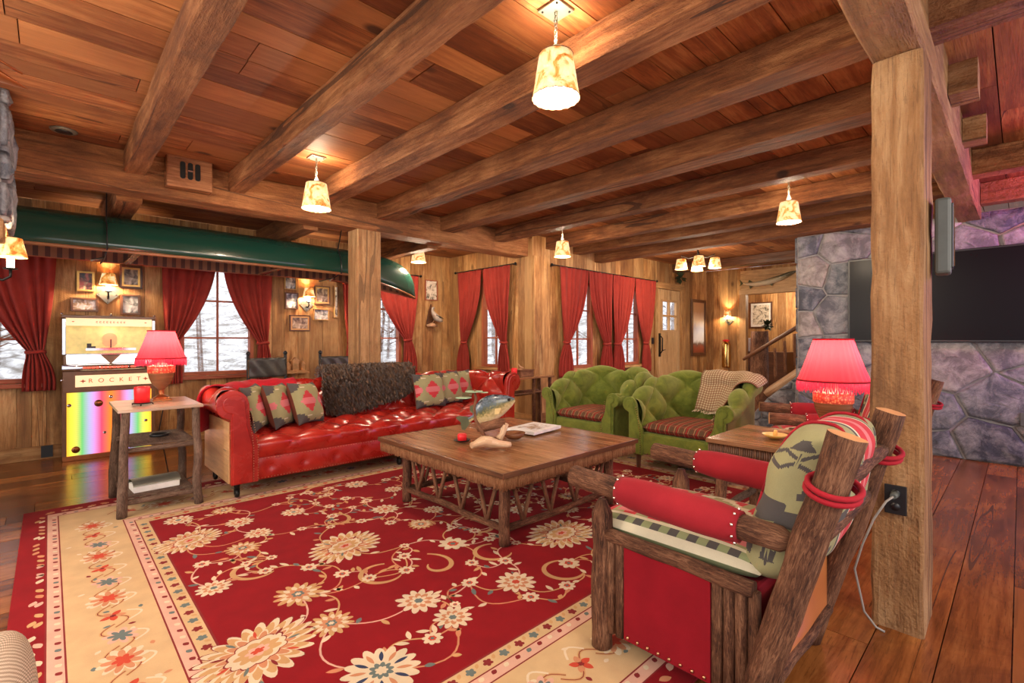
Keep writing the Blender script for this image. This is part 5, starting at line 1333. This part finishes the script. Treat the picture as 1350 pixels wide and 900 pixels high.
picture('A', .215, .365, 1.77, 1.99, 'ph_colour', 'small gilt framed colour photo left of the sconce above the jukebox', gold=True)
picture('A', .575, .785, 1.83, 2.09, 'ph_sepia', 'double framed sepia photo right of the sconce above the jukebox', double=True)
picture('A', .165, .395, 1.55, 1.70, 'ph_snow', 'wide dark framed snow scene just above the left of the jukebox')
picture('A', .585, .765, 1.53, 1.76, 'ph_grey', 'dark framed grey photo just above the right of the jukebox')
picture('A', 2.355, 2.52, 1.94, 2.155, 'ph_grey', 'small gilt framed photo at the upper left of the five picture cluster', gold=True, w=.014)
picture('A', 2.365, 2.545, 1.67, 1.90, 'ph_grey', 'dark framed grey photo left of the second sconce', w=.016)
picture('A', 2.425, 2.71, 1.365, 1.59, 'ph_sepia', 'gilt edged group photo at the bottom of the five picture cluster', double=True, w=.016)
picture('A', 2.77, 3.00, 1.755, 2.025, 'ph_sepia', 'double framed sepia portrait right of the second sconce', double=True, w=.016)
picture('A', 2.755, 2.985, 1.525, 1.69, 'ph_grey', 'small pale framed photo below the sepia portrait', frame='board', w=.014)
M['ink'] = picmat('ink_drawing', [(.08, .08, .06), (.55, .48, .36), (.75, .68, .55), (.78, .72, .6)], 16)
picture('A', 3.06, 3.13, 1.57, 2.04, 'ink', 'tall pale framed print partly hidden by the square post', frame='board', w=.014)
picture('A', 4.655, 4.91, 1.92, 2.27, 'ink', 'pale ink drawing of bushes above the mounted bird', frame='redwood', w=.014)
t = thing('framed_picture', 'tall narrow landscape picture on the boards right of the door', 'picture', (10.56, YC-.004, .88))
mb = MB(); th = .03
for A_ in [((-.35, 0), (-.28, 1.26)), ((.28, 0), (.35, 1.26)), ((-.28, 0), (.28, .07)), ((-.28, 1.19), (.28, 1.26))]: mb.box((A_[0][0], -th, A_[0][1]), (A_[1][0], 0, A_[1][1]))
mb.build('frame', 'darkwood', t, bevel=.006); mb = MB(); mb.box((-.28, -.012, .07), (.28, -.002, 1.19)); mb.build('print', 'landscape', t)
picture('E', 4.42, 4.98, 1.55, 2.22, 'ink', 'framed winter print in the room beyond the hall opening', w=.03, grp='hall pictures', mat_=.05)

# mounted bird on bark
t = thing('mounted_bird', 'mounted duck on a dark wooden plaque right of the sofa post', 'taxidermy', (4.77, YA-.004, 1.62)); M['feather'] = plain('pale_feathers', (.55, .46, .36), .7, var=.35); M['darkfeather'] = plain('dark_feathers', (.10, .08, .06), .7, var=.4)
mb = MB(); mb.prism([(-.10, -.14), (.06, -.14), (.05, .05), (.0, .24), (-.05, .10)], -.03, 0, 'xz'); mb.build('plaque', 'darkwood', t, bevel=.006)
mb = MB(); mb.tube([(.16, -.14, -.06), (.10, -.15, -.05), (.02, -.15, 0), (-.03, -.14, .07), (-.055, -.14, .12), (-.05, -.15, .155), (-.03, -.17, .17)], [.012, .04, .058, .038, .020, .026, .012], 12); mb.build('body', 'feather', t)
mb = MB(); mb.tube([(.15, -.19, -.02), (.06, -.20, .01), (-.01, -.19, .04)], [.006, .03, .012], 10, flat=.5); mb.build('wing', 'darkfeather', t)
mb = MB(); mb.tube([(-.11, -.06, -.14), (-.02, -.10, -.125), (.08, -.08, -.14)], [.02, .04, .016], 10, wob=.3); mb.tube([(.03, -.02, -.10), (.02, -.09, -.03)], .008, 6); mb.build('perch', 'drift', t)

# ------------------------------------------------------------------ canoe hanging upside down
t = thing('canoe', 'dark green canoe hanging upside down under the alcove ceiling', 'canoe', (1.0, 6.13, 2.2)); XC, HL, YK = 0.0, 2.88, 0.0
def hullpt(s_, ph, k=1.0):
    q = abs(s_); w = .42*max(0, 1-q**2.6)**.85*k; zg = 2.055-.23*max(0, q-.55)**1.6/.45**1.6*.9-2.2; dep = (2.42-.02*q-2.2-zg)*(max(0, 1-q**9))**.4*k
    c, s2 = math.cos(ph), math.sin(ph); return (s_*HL*(1-.0), w*abs(c)**.75*(1 if c > 0 else -1), zg+dep*abs(s2)**.8)
SS = [-1+2*i/90 for i in range(91)]; SS = [math.copysign(1-(1-abs(x))**1.25, x) for x in SS]
mb = MB(); mb.grid([[hullpt(s_, PI*k/24) for k in range(25)] for s_ in SS], flip=True); o = mb.build('hull', 'canoe', t); o.modifiers.new('t', 'SOLIDIFY').thickness = .008
n = NT('canoe_ribs'); z = n.sep(n.uv()); f = stripe_fn(n, z[1], .085, .0, .55); n.color(n.mix(f, (.10, .035, .02), (.30, .13, .055))); n.set(Roughness=.5); M['ribs'] = n.m
mb = MB(); mb.grid([[tuple(Vector(hullpt(s_, PI*k/24, .965))+V(0, 0, -.004)) for k in range(25)] for s_ in SS[4:-4]], uvf=lambda i, j: (j*.04, SS[4:-4][i]*HL+10)); mb.build('ribbed_lining', 'ribs', t)
for sd in (0, PI):
    mb = MB(); mb.tube([tuple(Vector(hullpt(s_, sd))+V(0, 0, .004)) for s_ in SS], .013, 8, flat=1.3); mb.build('gunwale', 'polished' if sd else 'redwood', t)
for x in (-1.6, -.4, .9, 2.0):
    q = hullpt(x/HL, 0)[1]; mb = MB(); mb.box((x-.03, -q+.01, -.155), (x+.03, q-.01, -.135)); mb.build('thwart', 'polished', t, bevel=.003)
for x, lb in ((.38, 'black strap holding the canoe near the jukebox'), (2.60, 'black strap holding the canoe left of the square post')):
    s_ = (x-1.0)/HL; P = [(x, 6.13-.02, 2.69), (x, 6.13-hullpt(s_, 0)[1]*.9, 2.44)]; 
    P = [(x, 5.72, 2.69)]+[(x, 6.13-hullpt(s_, a)[1]*1.05-.012, 2.2+hullpt(s_, a)[2]+.01) for a in (.9, .5, .2, 0.0)]+[(x, 6.0, 2.02), (x, 6.13+.30, 2.02)]
    st = thing('hanging_strap', lb, 'strap', (x, 5.72, 2.69), 0, 'canoe straps')
    mb = MB(); mb.tube([tuple(Vector(p)-V(x, 5.72, 2.69)) for p in P], .010, 6, flat=.6); mb.build('webbing', 'black', st)
    mb = MB(); mb.tube([(0, 0, 0), (0, -.01, -.03), (.01, 0, -.05)], .008, 6); mb.tube([(0, .28, -.665), (-.10, .15, -.72)], .009, 6); mb.build('hook', 'pewter', st)

# ------------------------------------------------------------------ jukebox
JX0, JX1, JY, JD = .095, .865, 6.72, 6.995
t = thing('jukebox', 'lit vintage jukebox with a rainbow front panel against the left wall', 'jukebox', ((JX0+JX1)/2, JY, 0)); jw = (JX1-JX0)/2
n = NT('rainbow_panel'); z = n.sep(n.obj()); fx_ = n.math('MULTIPLY', n.math('ADD', z[0], jw), 1/(2*jw))
rc = [(.9, .25, .005), (.95, .68, .05), (.13, .50, .14), (.48, .34, .80), (.80, .05, .12), (.9, .20, .01), (.75, .10, .10), (.48, .34, .80), (.13, .50, .14), (.95, .68, .05), (.9, .25, .005)]
c = n.ramp(fx_, [(i/10, cc) for i, cc in enumerate(rc)]); n.color(n.mix(.6, c, (.05, .04, .04))); tex = n.math('MULTIPLY', n.math('SINE', n.math('MULTIPLY', z[2], 500)), .10); n.put(n.b.inputs['Emission Color'], c)
n.set(Emission_Strength=n.math('ADD', .95, tex), Roughness=.3); M['rainbow'] = n.m
M['cream_lit'] = plain('lit_cream_panel', (.9, .75, .5), .4, emit=(1, .72, .38), es=.5, var=.03); M['white_lit'] = plain('lit_title_cards', (.95, .95, .92), .4, emit=(1, 1, .97), es=.8, var=.02); M['gold_lit'] = plain('lit_gold_back', (.62, .50, .22), .4, emit=(.62, .48, .16), es=.5, var=.25)
M['jukebrown'] = plain('brown_enamel', (.20, .09, .04), .3); M['redlamp'] = plain('lit_red_button', (.9, .08, .05), .35, emit=(1, .12, .06), es=.8); M['orangelit'] = plain('orange_logo', (.95, .22, .10), .4, emit=(1, .22, .10), es=.8)
mb = MB(); mb.box((-jw+.01, .05, 0), (jw-.01, JD-JY, 1.085)); mb.box((-jw+.01, .18, 1.085), (jw-.01, JD-JY, 1.50)); mb.box((-jw+.0, .0, 0), (-jw+.035, .10, .86)); mb.box((jw-.035, 0, 0), (jw, .10, .86)); mb.build('cabinet', 'jukebrown', t, bevel=.006)
mb = MB(); mb.box((-jw+.0, -.01, 0), (jw-.0, .05, .05)); mb.build('kick_rail', 'copper', t, bevel=.004)
mb = MB(); mb.box((-jw+.035, .012, .05), (jw-.035, .048, .70)); rp = mb.build('rainbow_panel', 'rainbow', t); rp['label'] = 'rainbow striped backlit grille'
mb = MB(); mb.box((-jw+.005, -.006, .70), (jw-.005, .05, .92)); mb.build('brown_band', 'jukebrown', t, bevel=.004)
mb = MB(); mb.box((-jw+.10, -.012, .755), (jw-.03, -.006, .875)); band = mb.build('name_plate', 'cream_lit', t, bevel=.001)
def text(s_, size, loc, mat_, parent, rot=(PI/2, 0, 0), ext=.001, space=1.0, name='lettering'):
    cu = bpy.data.curves.new(name, 'FONT'); cu.body = s_; cu.size = size; cu.extrude = ext; cu.align_x = 'CENTER'; cu.align_y = 'CENTER'; cu.space_character = space; cu.materials.append(M[mat_])
    tmp = bpy.data.objects.new('tmp', cu); col.objects.link(tmp); bpy.context.view_layer.update(); me = bpy.data.meshes.new_from_object(tmp.evaluated_get(bpy.context.evaluated_depsgraph_get())); bpy.data.objects.remove(tmp)
    o = bpy.data.objects.new(name, me); col.objects.link(o); o.location = loc; o.rotation_euler = rot; o.parent = parent; return o
M['redink'] = plain('red_print', (.75, .16, .08), .5)
text('R O C K E T', .062, (.035, -.014, .815), 'redink', band, space=1.35)
for x in (-.225, .295):
    mb = MB(); mb.prism([(x-.028, .815), (x-.006, .822), (x, .838), (x+.006, .822), (x+.028, .815), (x+.006, .808), (x, .792), (x-.006, .808)], -.0145, -.012, 'xz'); mb.build('star_mark', 'redink', band)
# buttons rail, title cards, glass window with the record mechanism
mb = MB(); mb.tube([(-jw+.0, -.015, .955), (jw, -.015, .955)], .034, 14); mb.build('chrome_rail', 'chrome', t)
for k in range(12):
    x = -jw+.17+.034*k+(.035 if k >= 11 else 0)
    mb = MB(); mb.box((x-.013, -.058, .945), (x+.013, -.044, .966)); mb.build('selector_button', 'redlamp', t, bevel=.003)
mb = MB(); mb.box((-jw+.39+.16+.0, -.058, .945), (-jw+.39+.185, -.044, .966)); mb.build('selector_button', 'redlamp', t, bevel=.003)
for sd in (-1, 1):
    mb = MB(); P = [(sd*.008, .995), (sd*(jw-.035), .992), (sd*(jw-.03), 1.085), (sd*.085, 1.085)]; 
    if sd > 0: P.reverse()
    mb.prism(P, .0, .02, 'xz'); mb.build('title_card', 'white_lit', t)
mb = MB(); mb.box((-jw+.03, .16, 1.09), (jw-.03, .17, 1.44)); mb.build('display_back', 'gold_lit', t)
mb = MB(); mb.box((-jw+.0, .0, 1.09), (-jw+.03, .18, 1.46)); mb.box((jw-.03, 0, 1.09), (jw, .18, 1.46)); mb.box((-jw+.03, .0, 1.085), (jw-.03, .17, 1.10)); mb.build('window_surround', 'chrome', t, bevel=.004)
mb = MB(); mb.box((-jw+.03, .02, 1.39), (jw-.03, .06, 1.47)); hd = mb.build('header_plate', 'cream_lit', t)
for k in range(9):
    x = -.112+.028*k+(.004 if k > 5 else 0); mb = MB(); mb.box((x-.008, .0185, 1.422), (x+.008, .020, 1.427)); mb.box((x-.008, .0185, 1.436), (x+.008, .020, 1.441)); mb.box((x-.008, .0185, 1.427), (x-.004, .020, 1.436)); mb.build('red_mark', 'redink', hd)
for x in (-.30, .30): mb = MB(); mb.prism([(x-.014, 1.432), (x, 1.438), (x+.014, 1.432), (x, 1.426)], .0185, .020, 'xz'); mb.build('red_mark', 'redink', hd)
mb = MB(); mb.box((-jw-.005, -.01, 1.47), (jw+.005, .22, 1.50)); mb.build('lid', 'jukebrown', t, bevel=.006)
mb = MB(); P = [(.0+.06*math.cos(a), 1.265+.055*math.sin(a)) for a in [PI*k/16 for k in range(17)]]+[(-.06, 1.20), (-.035, 1.17), (.035, 1.17), (.06, 1.20)]; mb.prism(P, .14, .158, 'xz'); mb.build('orange_emblem', 'orangelit', t)
mb = MB(); mb.box((-.20, .08, 1.13), (.22, .13, 1.155)); mb.lathe([(0, 1.157), (.12, 1.157), (.12, 1.161), (0, 1.161)], (.04, .11, 0), 28); mb.build('turntable', 'chrome', t)
mb = MB(); mb.box((-.19, .07, 1.155), (-.155, .12, 1.205)); mb.box((-.155, .08, 1.155), (-.12, .11, 1.175)); mb.box((.0, .09, 1.16), (.012, .10, 1.25)); mb.build('tone_arm', 'black', t)
for x, z, r_ in [(-.33, .57, .018), (-.10, .575, .036), (.0, .635, .018), (.045, .42, .016), (-.05, .26, .016), (-.28, .11, .034), (.30, .35, .016)]:
    mb = MB(); mb.lathe([(0, .012), (r_, .010), (r_, 0), (0, 0)], (x, .012, z), 18, axis='y'); 
    mb.v = [(a, .012-(b-.012) if b > .012 else b, c_) for a, b, c_ in mb.v]; mb.build('grille_knob', 'chrome' if r_ < .02 else 'copper', t)
for x in (-jw-.0, jw): mb = MB(); mb.ball((x, .0, .83), .014, 8); mb.build('side_stud', 'chrome', t)
for x in (-jw, 0, jw-.01): mb = MB(); mb.ball((x, 0, 1.51), .012, 8); mb.build('top_stud', 'chrome', t)
l = light('lamp_light', 'POINT', (0, .05, 1.36), .35, (1, .9, .6), .05); l.parent = t
mb = MB(); mb.box((-.06, YA-.034, .02), (.03, YA-.024, .14)); o = mb.build('floor_vent', 'black'); tag(o, 'black vent plate on the baseboard left of the jukebox', 'vent')

# ------------------------------------------------------------------ leather backed chairs and shelf behind the sofa
def strap_chair(label, x, y, rz):
    t = thing('leather_chair', label, 'chair', (x, y, 0), rz, 'black leather back chairs')
    for sx in (-1, 1):
        mb = MB(); mb.tube([(sx*.215, .20, 0), (sx*.215, .22, .45), (sx*.215, .25, 1.06)], [.022, .022, .02], 4, sm=False); p = mb.build('back_post', 'black', t)
        mb = MB(); mb.lathe([(.0, 1.055), (.022, 1.065), (.026, 1.085), (.012, 1.105), (0, 1.108)], (sx*.215, .25, 0), 12); mb.build('finial', 'black', p)
        mb = MB(); mb.tube([(sx*.215, -.20, 0), (sx*.215, -.20, .43)], .022, 4, sm=False); mb.build('leg', 'black', t)
        mb = MB(); mb.box((sx*.215-.018, -.20, .15), (sx*.215+.018, .21, .19)); mb.build('stretcher', 'black', t)
        nb = MB(); [nb.ball((sx*.222, .215+.02*(k/10), .80+.02*k), .006, 6, rings=4) for k in range(11)]; q = nb.build('nailhead_trim', 'brass', t); q['kind'] = 'stuff'
    mb = MB(); rows = [[(.215*u, .222+.035*(1-u*u)*.5+.01*math.sin(u*9+j), .79+.235*j/8) for u in [-1+2*i/20 for i in range(21)]] for j in range(9)]; mb.grid(rows); o = mb.build('leather_back', 'blackleather', t); o.modifiers.new('t', 'SOLIDIFY').thickness = .01
    mb = MB(); mb.box((-.22, -.22, .43), (.22, .22, .46)); mb.build('leather_seat', 'blackleather', t, bevel=.01)
strap_chair('black leather back chair in front of the bright window', 1.93, 6.05, R_(4)); strap_chair('black leather back chair closer to the square post', 2.75, 6.02, R_(-3))
t = thing('corner_shelf', 'small wooden wall shelf holding a carved village behind the sofa', 'shelf', (2.47, YA-.004, .80)); M['toy'] = plain('carved_pine', (.60, .32, .14), .6, var=.3)
mb = MB(); mb.box((-.16, -.20, -.02), (.16, 0, 0)); mb.build('board', 'toy', t, bevel=.003)
mb = MB(); mb.prism([(-.08, -.12), (0, -.12), (0, -.02), (-.16, -.02)], -.02, .02, 'yz'); mb.build('bracket', 'toy', t)
v = thing('carved_village', 'small carved wooden village scene on the wall shelf behind the sofa', 'figurine', (2.47, YA-.10, .80))
mb = MB(); mb.box((-.14, -.07, 0), (.14, .07, .02)); mb.build('base', 'toy', v, bevel=.002)
for (x, w, h, nm) in [(-.10, .06, .09, 'cabin'), (.0, .08, .15, 'cabin'), (.10, .045, .10, 'tower')]:
    mb = MB(); mb.box((x-w/2, -.03, .02), (x+w/2, .03, h)); mb.prism([(x-w*.7, h), (x+w*.7, h), (x, h+.05)], -.04, .04, 'xz'); mb.build(nm, 'toy', v)

# ------------------------------------------------------------------ console table, candle and box right of the sofa
t = thing('console_table', 'narrow bark legged console table right of the red sofa', 'table', (4.76, 4.82, 0)); sh = (4.76, 4.82, 0)
mb = MB(); mb.box((4.22, 4.68, .70), (5.32, 4.97, .725)); mb.build('tabletop', 'top', t, shift=sh, bevel=.004)
for x in (4.27, 4.92, 5.26):
    for y in (4.72, 4.93):
        if x == 4.92 and y > 4.8: continue
        mb = MB(); mb.log((x, y, .0145 if x < 4.5 and y < 4.9 else 0), (x, y, .70), .026, .024, 10, 0, 0); mb.build('leg', ['log'], t, shift=sh)
for y in (4.72, 4.93): mb = MB(); mb.log((4.28, y, .50), (5.25, y, .50), .020, .020, 10); mb.build('rail', 'log', t, shift=sh)
b = thing('pillar_candle', 'tall red pillar candle on the console table beside the corner window', 'candle', (4.62, 4.80, .725)); mb = MB(); mb.lathe([(0, 0), (.04, 0), (.042, .12), (.036, .13), (0, .12)], (0, 0, 0), 20); mb.build('wax', 'wax', b)
b = thing('storage_box', 'woven brown box on the console table behind the red candle', 'box', (4.86, 4.86, .725)); mb = MB(); mb.box((-.13, -.08, 0), (.13, .08, .085)); mb.build('body', 'twig', b, bevel=.006); mb = MB(); mb.box((-.14, -.09, .085), (.14, .09, .098)); mb.build('lid', 'twig', b, bevel=.003)
b = thing('bird_figurine', 'small pale carved bird figurine on the woven box', 'figurine', (4.80, 4.86, .823)); mb = MB(); mb.tube([(.07, 0, .02), (.02, 0, .028), (-.02, 0, .05), (-.035, 0, .075), (-.05, 0, .08)], [.004, .014, .012, .007, .004], 8); mb.lathe([(0, 0), (.03, 0), (.028, .012), (0, .012)], (0, 0, 0), 12); mb.build('body', 'drift', b)

# ------------------------------------------------------------------ right side: televisions, speakers, outlet
t = thing('television', 'very large black television on the stone wall', 'television', (XS-.105, .20, 1.22))
mb = MB(); mb.box((0, -1.55, 0), (.05, 1.21, .96)); mb.build('case', 'black', t, bevel=.006)
n = NT('screen_glass'); n.color((.006, .005, .006)); n.set(Roughness=.27, Specular_IOR_Level=.10); M['screen'] = n.m
mb = MB(); mb.box((-.003, -1.53, .02), (0, 1.19, .94)); mb.build('screen', 'screen', t)
mb = MB(); mb.box((.05, -.4, .3), (.075, .4, .7)); mb.build('wall_mount', 'iron', t)
def wall_speaker(label, loc, rz, w, h, d, mt, grille):
    t = thing('wall_speaker', label, 'speaker', loc, rz, 'wall speakers'); mb = MB(); mb.box((-w/2, -d, -h/2), (w/2, 0, h/2)); mb.build('cabinet', mt, t, bevel=.012); return t
t = wall_speaker('slim grey speaker mounted high on the right side of the thick post', (2.86, .265, 1.70), R_(4), .12, .33, .055, 'grey', 0)
mb = MB(); mb.box((-.045, -.062, -.14), (.045, -.054, .14)); mb.build('grille', 'black', t, bevel=.003); mb = MB(); mb.box((-.008, -.066, -.13), (.008, -.061, .13)); mb.build('slot', 'twig', t)
t = wall_speaker('brown wooden vintage speaker on the header beam between the first two joists', (.885, HY-.010, 2.70), 0, .34, .30, .13, M['spk'] if 'spk' in M else 'polished', 0)
for i, x in enumerate((-.055, 0, .055)):
    mb = MB(); P = [(x+.020*math.cos(a), (.035 if i == 1 else .03)*0+(.055+.0)*(1 if math.sin(a) > 0 else -1)+.018*math.sin(a)) for a in [2*PI*k/20 for k in range(20)]]; mb.prism(P, -.136, -.129, 'xz'); mb.build('grille_slot', 'iron', t)
mb = MB(); mb.box((-.018, -.140, -.006), (.018, -.136, .006)); mb.build('badge', 'chrome', t)
t = thing('electrical_outlet', 'black outlet plate with a grey plug on the face of the thick post', 'outlet', (2.618, .37, .565)); mb = MB(); mb.box((-.006, -.038, -.062), (.004, .038, .062)); mb.build('plate', 'black', t, bevel=.003)
for z in (-.028, .028): mb = MB(); mb.lathe([(0, 0), (.017, 0), (.017, .004), (0, .004)], (0, 0, 0), 16, axis='x'); mb.v = [(-.006-a, b, c_+z) for a, b, c_ in mb.v]; mb.build('socket', 'black', t)
t = thing('power_cord', 'grey plug and cord hanging from the post outlet to the floor', 'cord', (2.59, .37, .59)); mb = MB(); mb.tube([(.018, 0, 0), (-.03, 0, 0)], [.016, .011], 10); mb.build('plug', 'grey', t)
M['cord'] = plain('grey_cord', (.32, .29, .26), .4)
mb = MB(); mb.tube([(-.03, 0, 0), (-.05, .02, -.02), (-.06, .06, -.10), (-.06, .10, -.22), (-.05, .13, -.34), (-.05, .11, -.44), (-.03, .10, -.52), (-.02, .06, -.575), (-.015, .03, -.585)], .0045, 7); mb.build('cable', 'cord', t)
t = thing('electrical_outlet', 'grey outlet box set into the stone wall below the television', 'outlet', (XS-.062, -.045, .47)); mb = MB(); mb.box((-.008, -.05, -.065), (.05, .05, .065)); mb.build('plate', 'grey', t, bevel=.003)

# ------------------------------------------------------------------ hall: fish, extinguisher, switch, stairs, plant
t = thing('mounted_pike', 'long mounted pike above the hall opening', 'taxidermy', (XD-.09, 3.66, 2.50)); M['pike'] = M['feather']
n = NT('pike_skin'); z = n.sep(n.obj()); f = n.noise(n.obj(), 30, 3); n.color(n.ramp(n.math('ADD', n.math('MULTIPLY', z[2], 4), n.math('ADD', .45, n.math('MULTIPLY', n.math('SUBTRACT', f, .5), .4))), [(.2, (.70, .60, .42)), (.45, (.45, .36, .20)), (.65, (.12, .10, .05))])); n.set(Roughness=.3); M['pike'] = n.m
mb = MB(); mb.tube([(0, .50, -.04), (0, .42, -.06), (0, .25, -.08), (0, 0, -.05), (0, -.25, .02), (0, -.42, .09), (0, -.54, .13)], [.02, .035, .075, .09, .08, .055, .014], 14, flat=.7); mb.build('body', 'pike', t)
for P in ([(.50, -.04), (.58, .05), (.56, -.04), (.58, -.10)], [(.30, -.03), (.38, .03), (.40, -.03)], [(.30, -.12), (.36, -.17), (.38, -.10)], [(-.10, -.08), (-.08, -.14), (-.02, -.10)]):
    mb = MB(); mb.prism(P, -.004, .004, 'yz'); mb.build('fin', 'finm', t)
t = thing('fire_extinguisher', 'polished brass fire extinguisher under the hall sconce', 'fire extinguisher', (XD-.10, 4.53, .62)); mb = MB(); mb.lathe([(0, 0), (.08, 0), (.088, .03), (.088, .50), (.07, .56), (.03, .59), (0, .60)], seg=24); mb.build('cylinder', 'brass', t)
mb = MB(); mb.tube([(0, .07, .60), (0, -.07, .60)], .016, 8); mb.lathe([(0, .59), (.05, .60), (.05, .62), (0, .625)], seg=16); mb.build('valve_wheel', 'wax', t); mb = MB(); mb.box((.02, -.03, .2), (.098, .03, .4)); mb.build('wall_bracket', 'iron', t)
t = thing('light_switch', 'black switch plate on the boards left of the door', 'switch', (8.62, YC-.001, 1.22)); mb = MB(); mb.box((-.04, -.012, -.06), (.04, 0, .06)); mb.build('plate', 'black', t, bevel=.002)
M['leafdark'] = plain('dark_leaves', (.035, .05, .02), .6, var=.4)
def sprig(label, loc, R, n_, nm='wreath'):
    mb = MB()
    for k in range(n_):
        a = random.random()*2*PI; b = random.uniform(-.9, .9); d = V(math.cos(a)*math.cos(b), math.sin(a)*math.cos(b)*.6, math.sin(b)); e = d*R*random.uniform(.6, 1); s_ = d.cross(V(.3, .2, .9)).normalized()*R*.16
        mb.poly([d*R*.1, e*.6+s_, e, e*.6-s_]); mb.tube([V(0, 0, 0), e*.7], .003, 4)
    o = mb.build(nm, 'leafdark'); o.location = loc; tag(o, label, 'plant'); o['kind'] = 'thing'
sprig('dark dried sprig above the door frame', (9.52, YC-.12, 2.53), .22, 40, 'dried_sprig'); sprig('dark leafy plant in the room beyond the hall opening', (12.2, 4.10, 1.58), .24, 60, 'potted_foliage')
t = thing('side_cabinet', 'dark cabinet with a white basin in the room beyond the hall', 'cabinet', (12.5, 4.3, 0)); mb = MB(); mb.box((-.3, -.6, 0), (.3, .7, .95)); mb.build('body', 'darkwood', t, bevel=.01); mb = MB(); mb.box((-.25, .05, .952), (.2, .55, 1.28)); mb.build('white_bin', 'white', t, bevel=.02)
t = thing('staircase', 'log staircase rising behind the stone wall', 'staircase', (7.75, 2.75, 0)); sh = (7.75, 2.75, 0)
mb = MB(); mb.log((7.75, 2.72, 0), (7.75, 2.72, 1.37), .125, .12, 18, 0, 0, ends=None); mb.build('newel_post', ['log'], t, shift=sh)
mb = MB(); mb.tube([(7.60, 2.90, .94), (7.60, 2.83, .99), (7.62, 2.16, 1.43), (7.62, 1.5, 1.86)], [.018, .026, .030, .030], 12, wob=.1); mb.build('handrail', 'darkwood', t, shift=sh)
mb = MB(); mb.log((7.72, 2.62, .44), (7.72, 1.5, 1.32), .062, .06, 14, 0, 1); mb.build('stringer', ['drift', 'endgrain'], t, shift=sh)
for k in range(5): y = 2.48-.13*k; z = .58+.66*(2.62-y)*.0+(2.62-y)*.786-.02; mb = MB(); mb.log((7.70, y, z+.0), (7.66, y, z+.45), .022, .020, 9, 0, 0); mb.build('baluster', ['twig'], t, shift=sh)
for k in range(6): mb = MB(); y = 2.66-.22*k; mb.box((7.74, y-.24, .14+.173*k), (8.7, y, .18+.173*k)); mb.build('tread', 'floor', t, shift=sh)

# ------------------------------------------------------------------ corner of a houndstooth armchair at the lower left
t = thing('houndstooth_armchair', 'houndstooth armchair with red piping at the bottom left corner', 'armchair', (-.42, 1.05, 0)); sh = (-.42, 1.05, 0)
def rbox(a, b, r_, n_=10, pw=5):
    mb = MB(); rows = []; c = [(a[i]+b[i])/2 for i in range(3)]; h = [(b[i]-a[i])/2 for i in range(3)]; n_ = 28
    for i in range(n_+1):
        th = -PI/2+PI*i/n_; row = []
        for k in range(2*n_):
            ph = 2*PI*k/(2*n_); sg = lambda v_, p: math.copysign(abs(v_)**p, v_); e = 2.0/pw
            row.append((c[0]+h[0]*sg(math.cos(th), e)*sg(math.cos(ph), e), c[1]+h[1]*sg(math.cos(th), e)*sg(math.sin(ph), e), c[2]+h[2]*sg(math.sin(th), e)))
        rows.append(row)
    mb.grid(rows, closed_u=True); return mb
rbox((-.22, .45, .05), (-.01, 1.66, .64), .08, pw=4.5).build('armrest', 'hound', t, shift=sh); rbox((-.95, .45, .05), (-.76, 1.52, .615), .08, pw=4.5).build('armrest', 'hound', t, shift=sh)
rbox((-.78, .55, .05), (-.18, 1.50, .30), .05).build('base', 'hound', t, shift=sh); rbox((-.77, .62, .29), (-.19, 1.53, .46), .05, pw=4).build('seat_cushion', 'hound', t, shift=sh)
rbox((-.94, .25, .05), (-.02, .55, .98), .05, pw=5).build('backrest', 'hound', t, shift=sh)
mb = MB(); mb.tube([(-.12, .62, .642), (-.115, 1.30, .642), (-.11, 1.48, .634), (-.11, 1.58, .60), (-.12, 1.65, .50), (-.12, 1.66, .12)], .007, 8); mb.build('piping', 'lace', t, shift=sh)
for x in (-.88, -.18):
    for y in (.40, 1.42): mb = MB(); mb.tube([(x, y, .07), (x, y, 0)], [.03, .022], 8); mb.build('leg', 'darkwood', t, shift=sh)
# recessed ceiling speaker and copper hanging ornament at the upper left
t = thing('ceiling_vent', 'small round dark ceiling vent at the upper left', 'vent', (.08, 4.93, ZC)); mb = MB(); mb.lathe([(0, -.012), (.055, -.014), (.078, -.010), (.082, 0), (0, 0)], seg=24); mb.build('ring', 'pewter', t); mb = MB(); mb.lathe([(0, -.016), (.05, -.016), (.05, -.012), (0, -.012)], seg=20); mb.build('grille', 'black', t)
t = thing('hanging_ornament', 'copper leaf ornament on a black hook at the upper left edge', 'ornament', (-.235, 3.10, ZC-.10))
mb = MB(); mb.tube([(0, 0, 0), (.015, 0, -.05), (.03, 0, -.10), (.012, 0, -.16), (.0, 0, -.21)], .007, 8); mb.ball((.0, 0, -.22), .022, 8); mb.build('hook', 'iron', t)
mb = MB(); rows = [[(-.05+.22*s_, (.09*(1-s_)**.7)*math.cos(a), -.26-.06*s_*1.2+(.05*(1-s_))*math.sin(a)) for a in [2*PI*k/14 for k in range(14)]] for s_ in [i/10 for i in range(11)]]; mb.grid(rows, closed_u=True); mb.build('leaf_blade', 'copper', t)
mb = MB(); mb.tube([(.0, 0, -.20), (.15, .02, -.26)], .006, 6); mb.build('stem', 'copper', t)
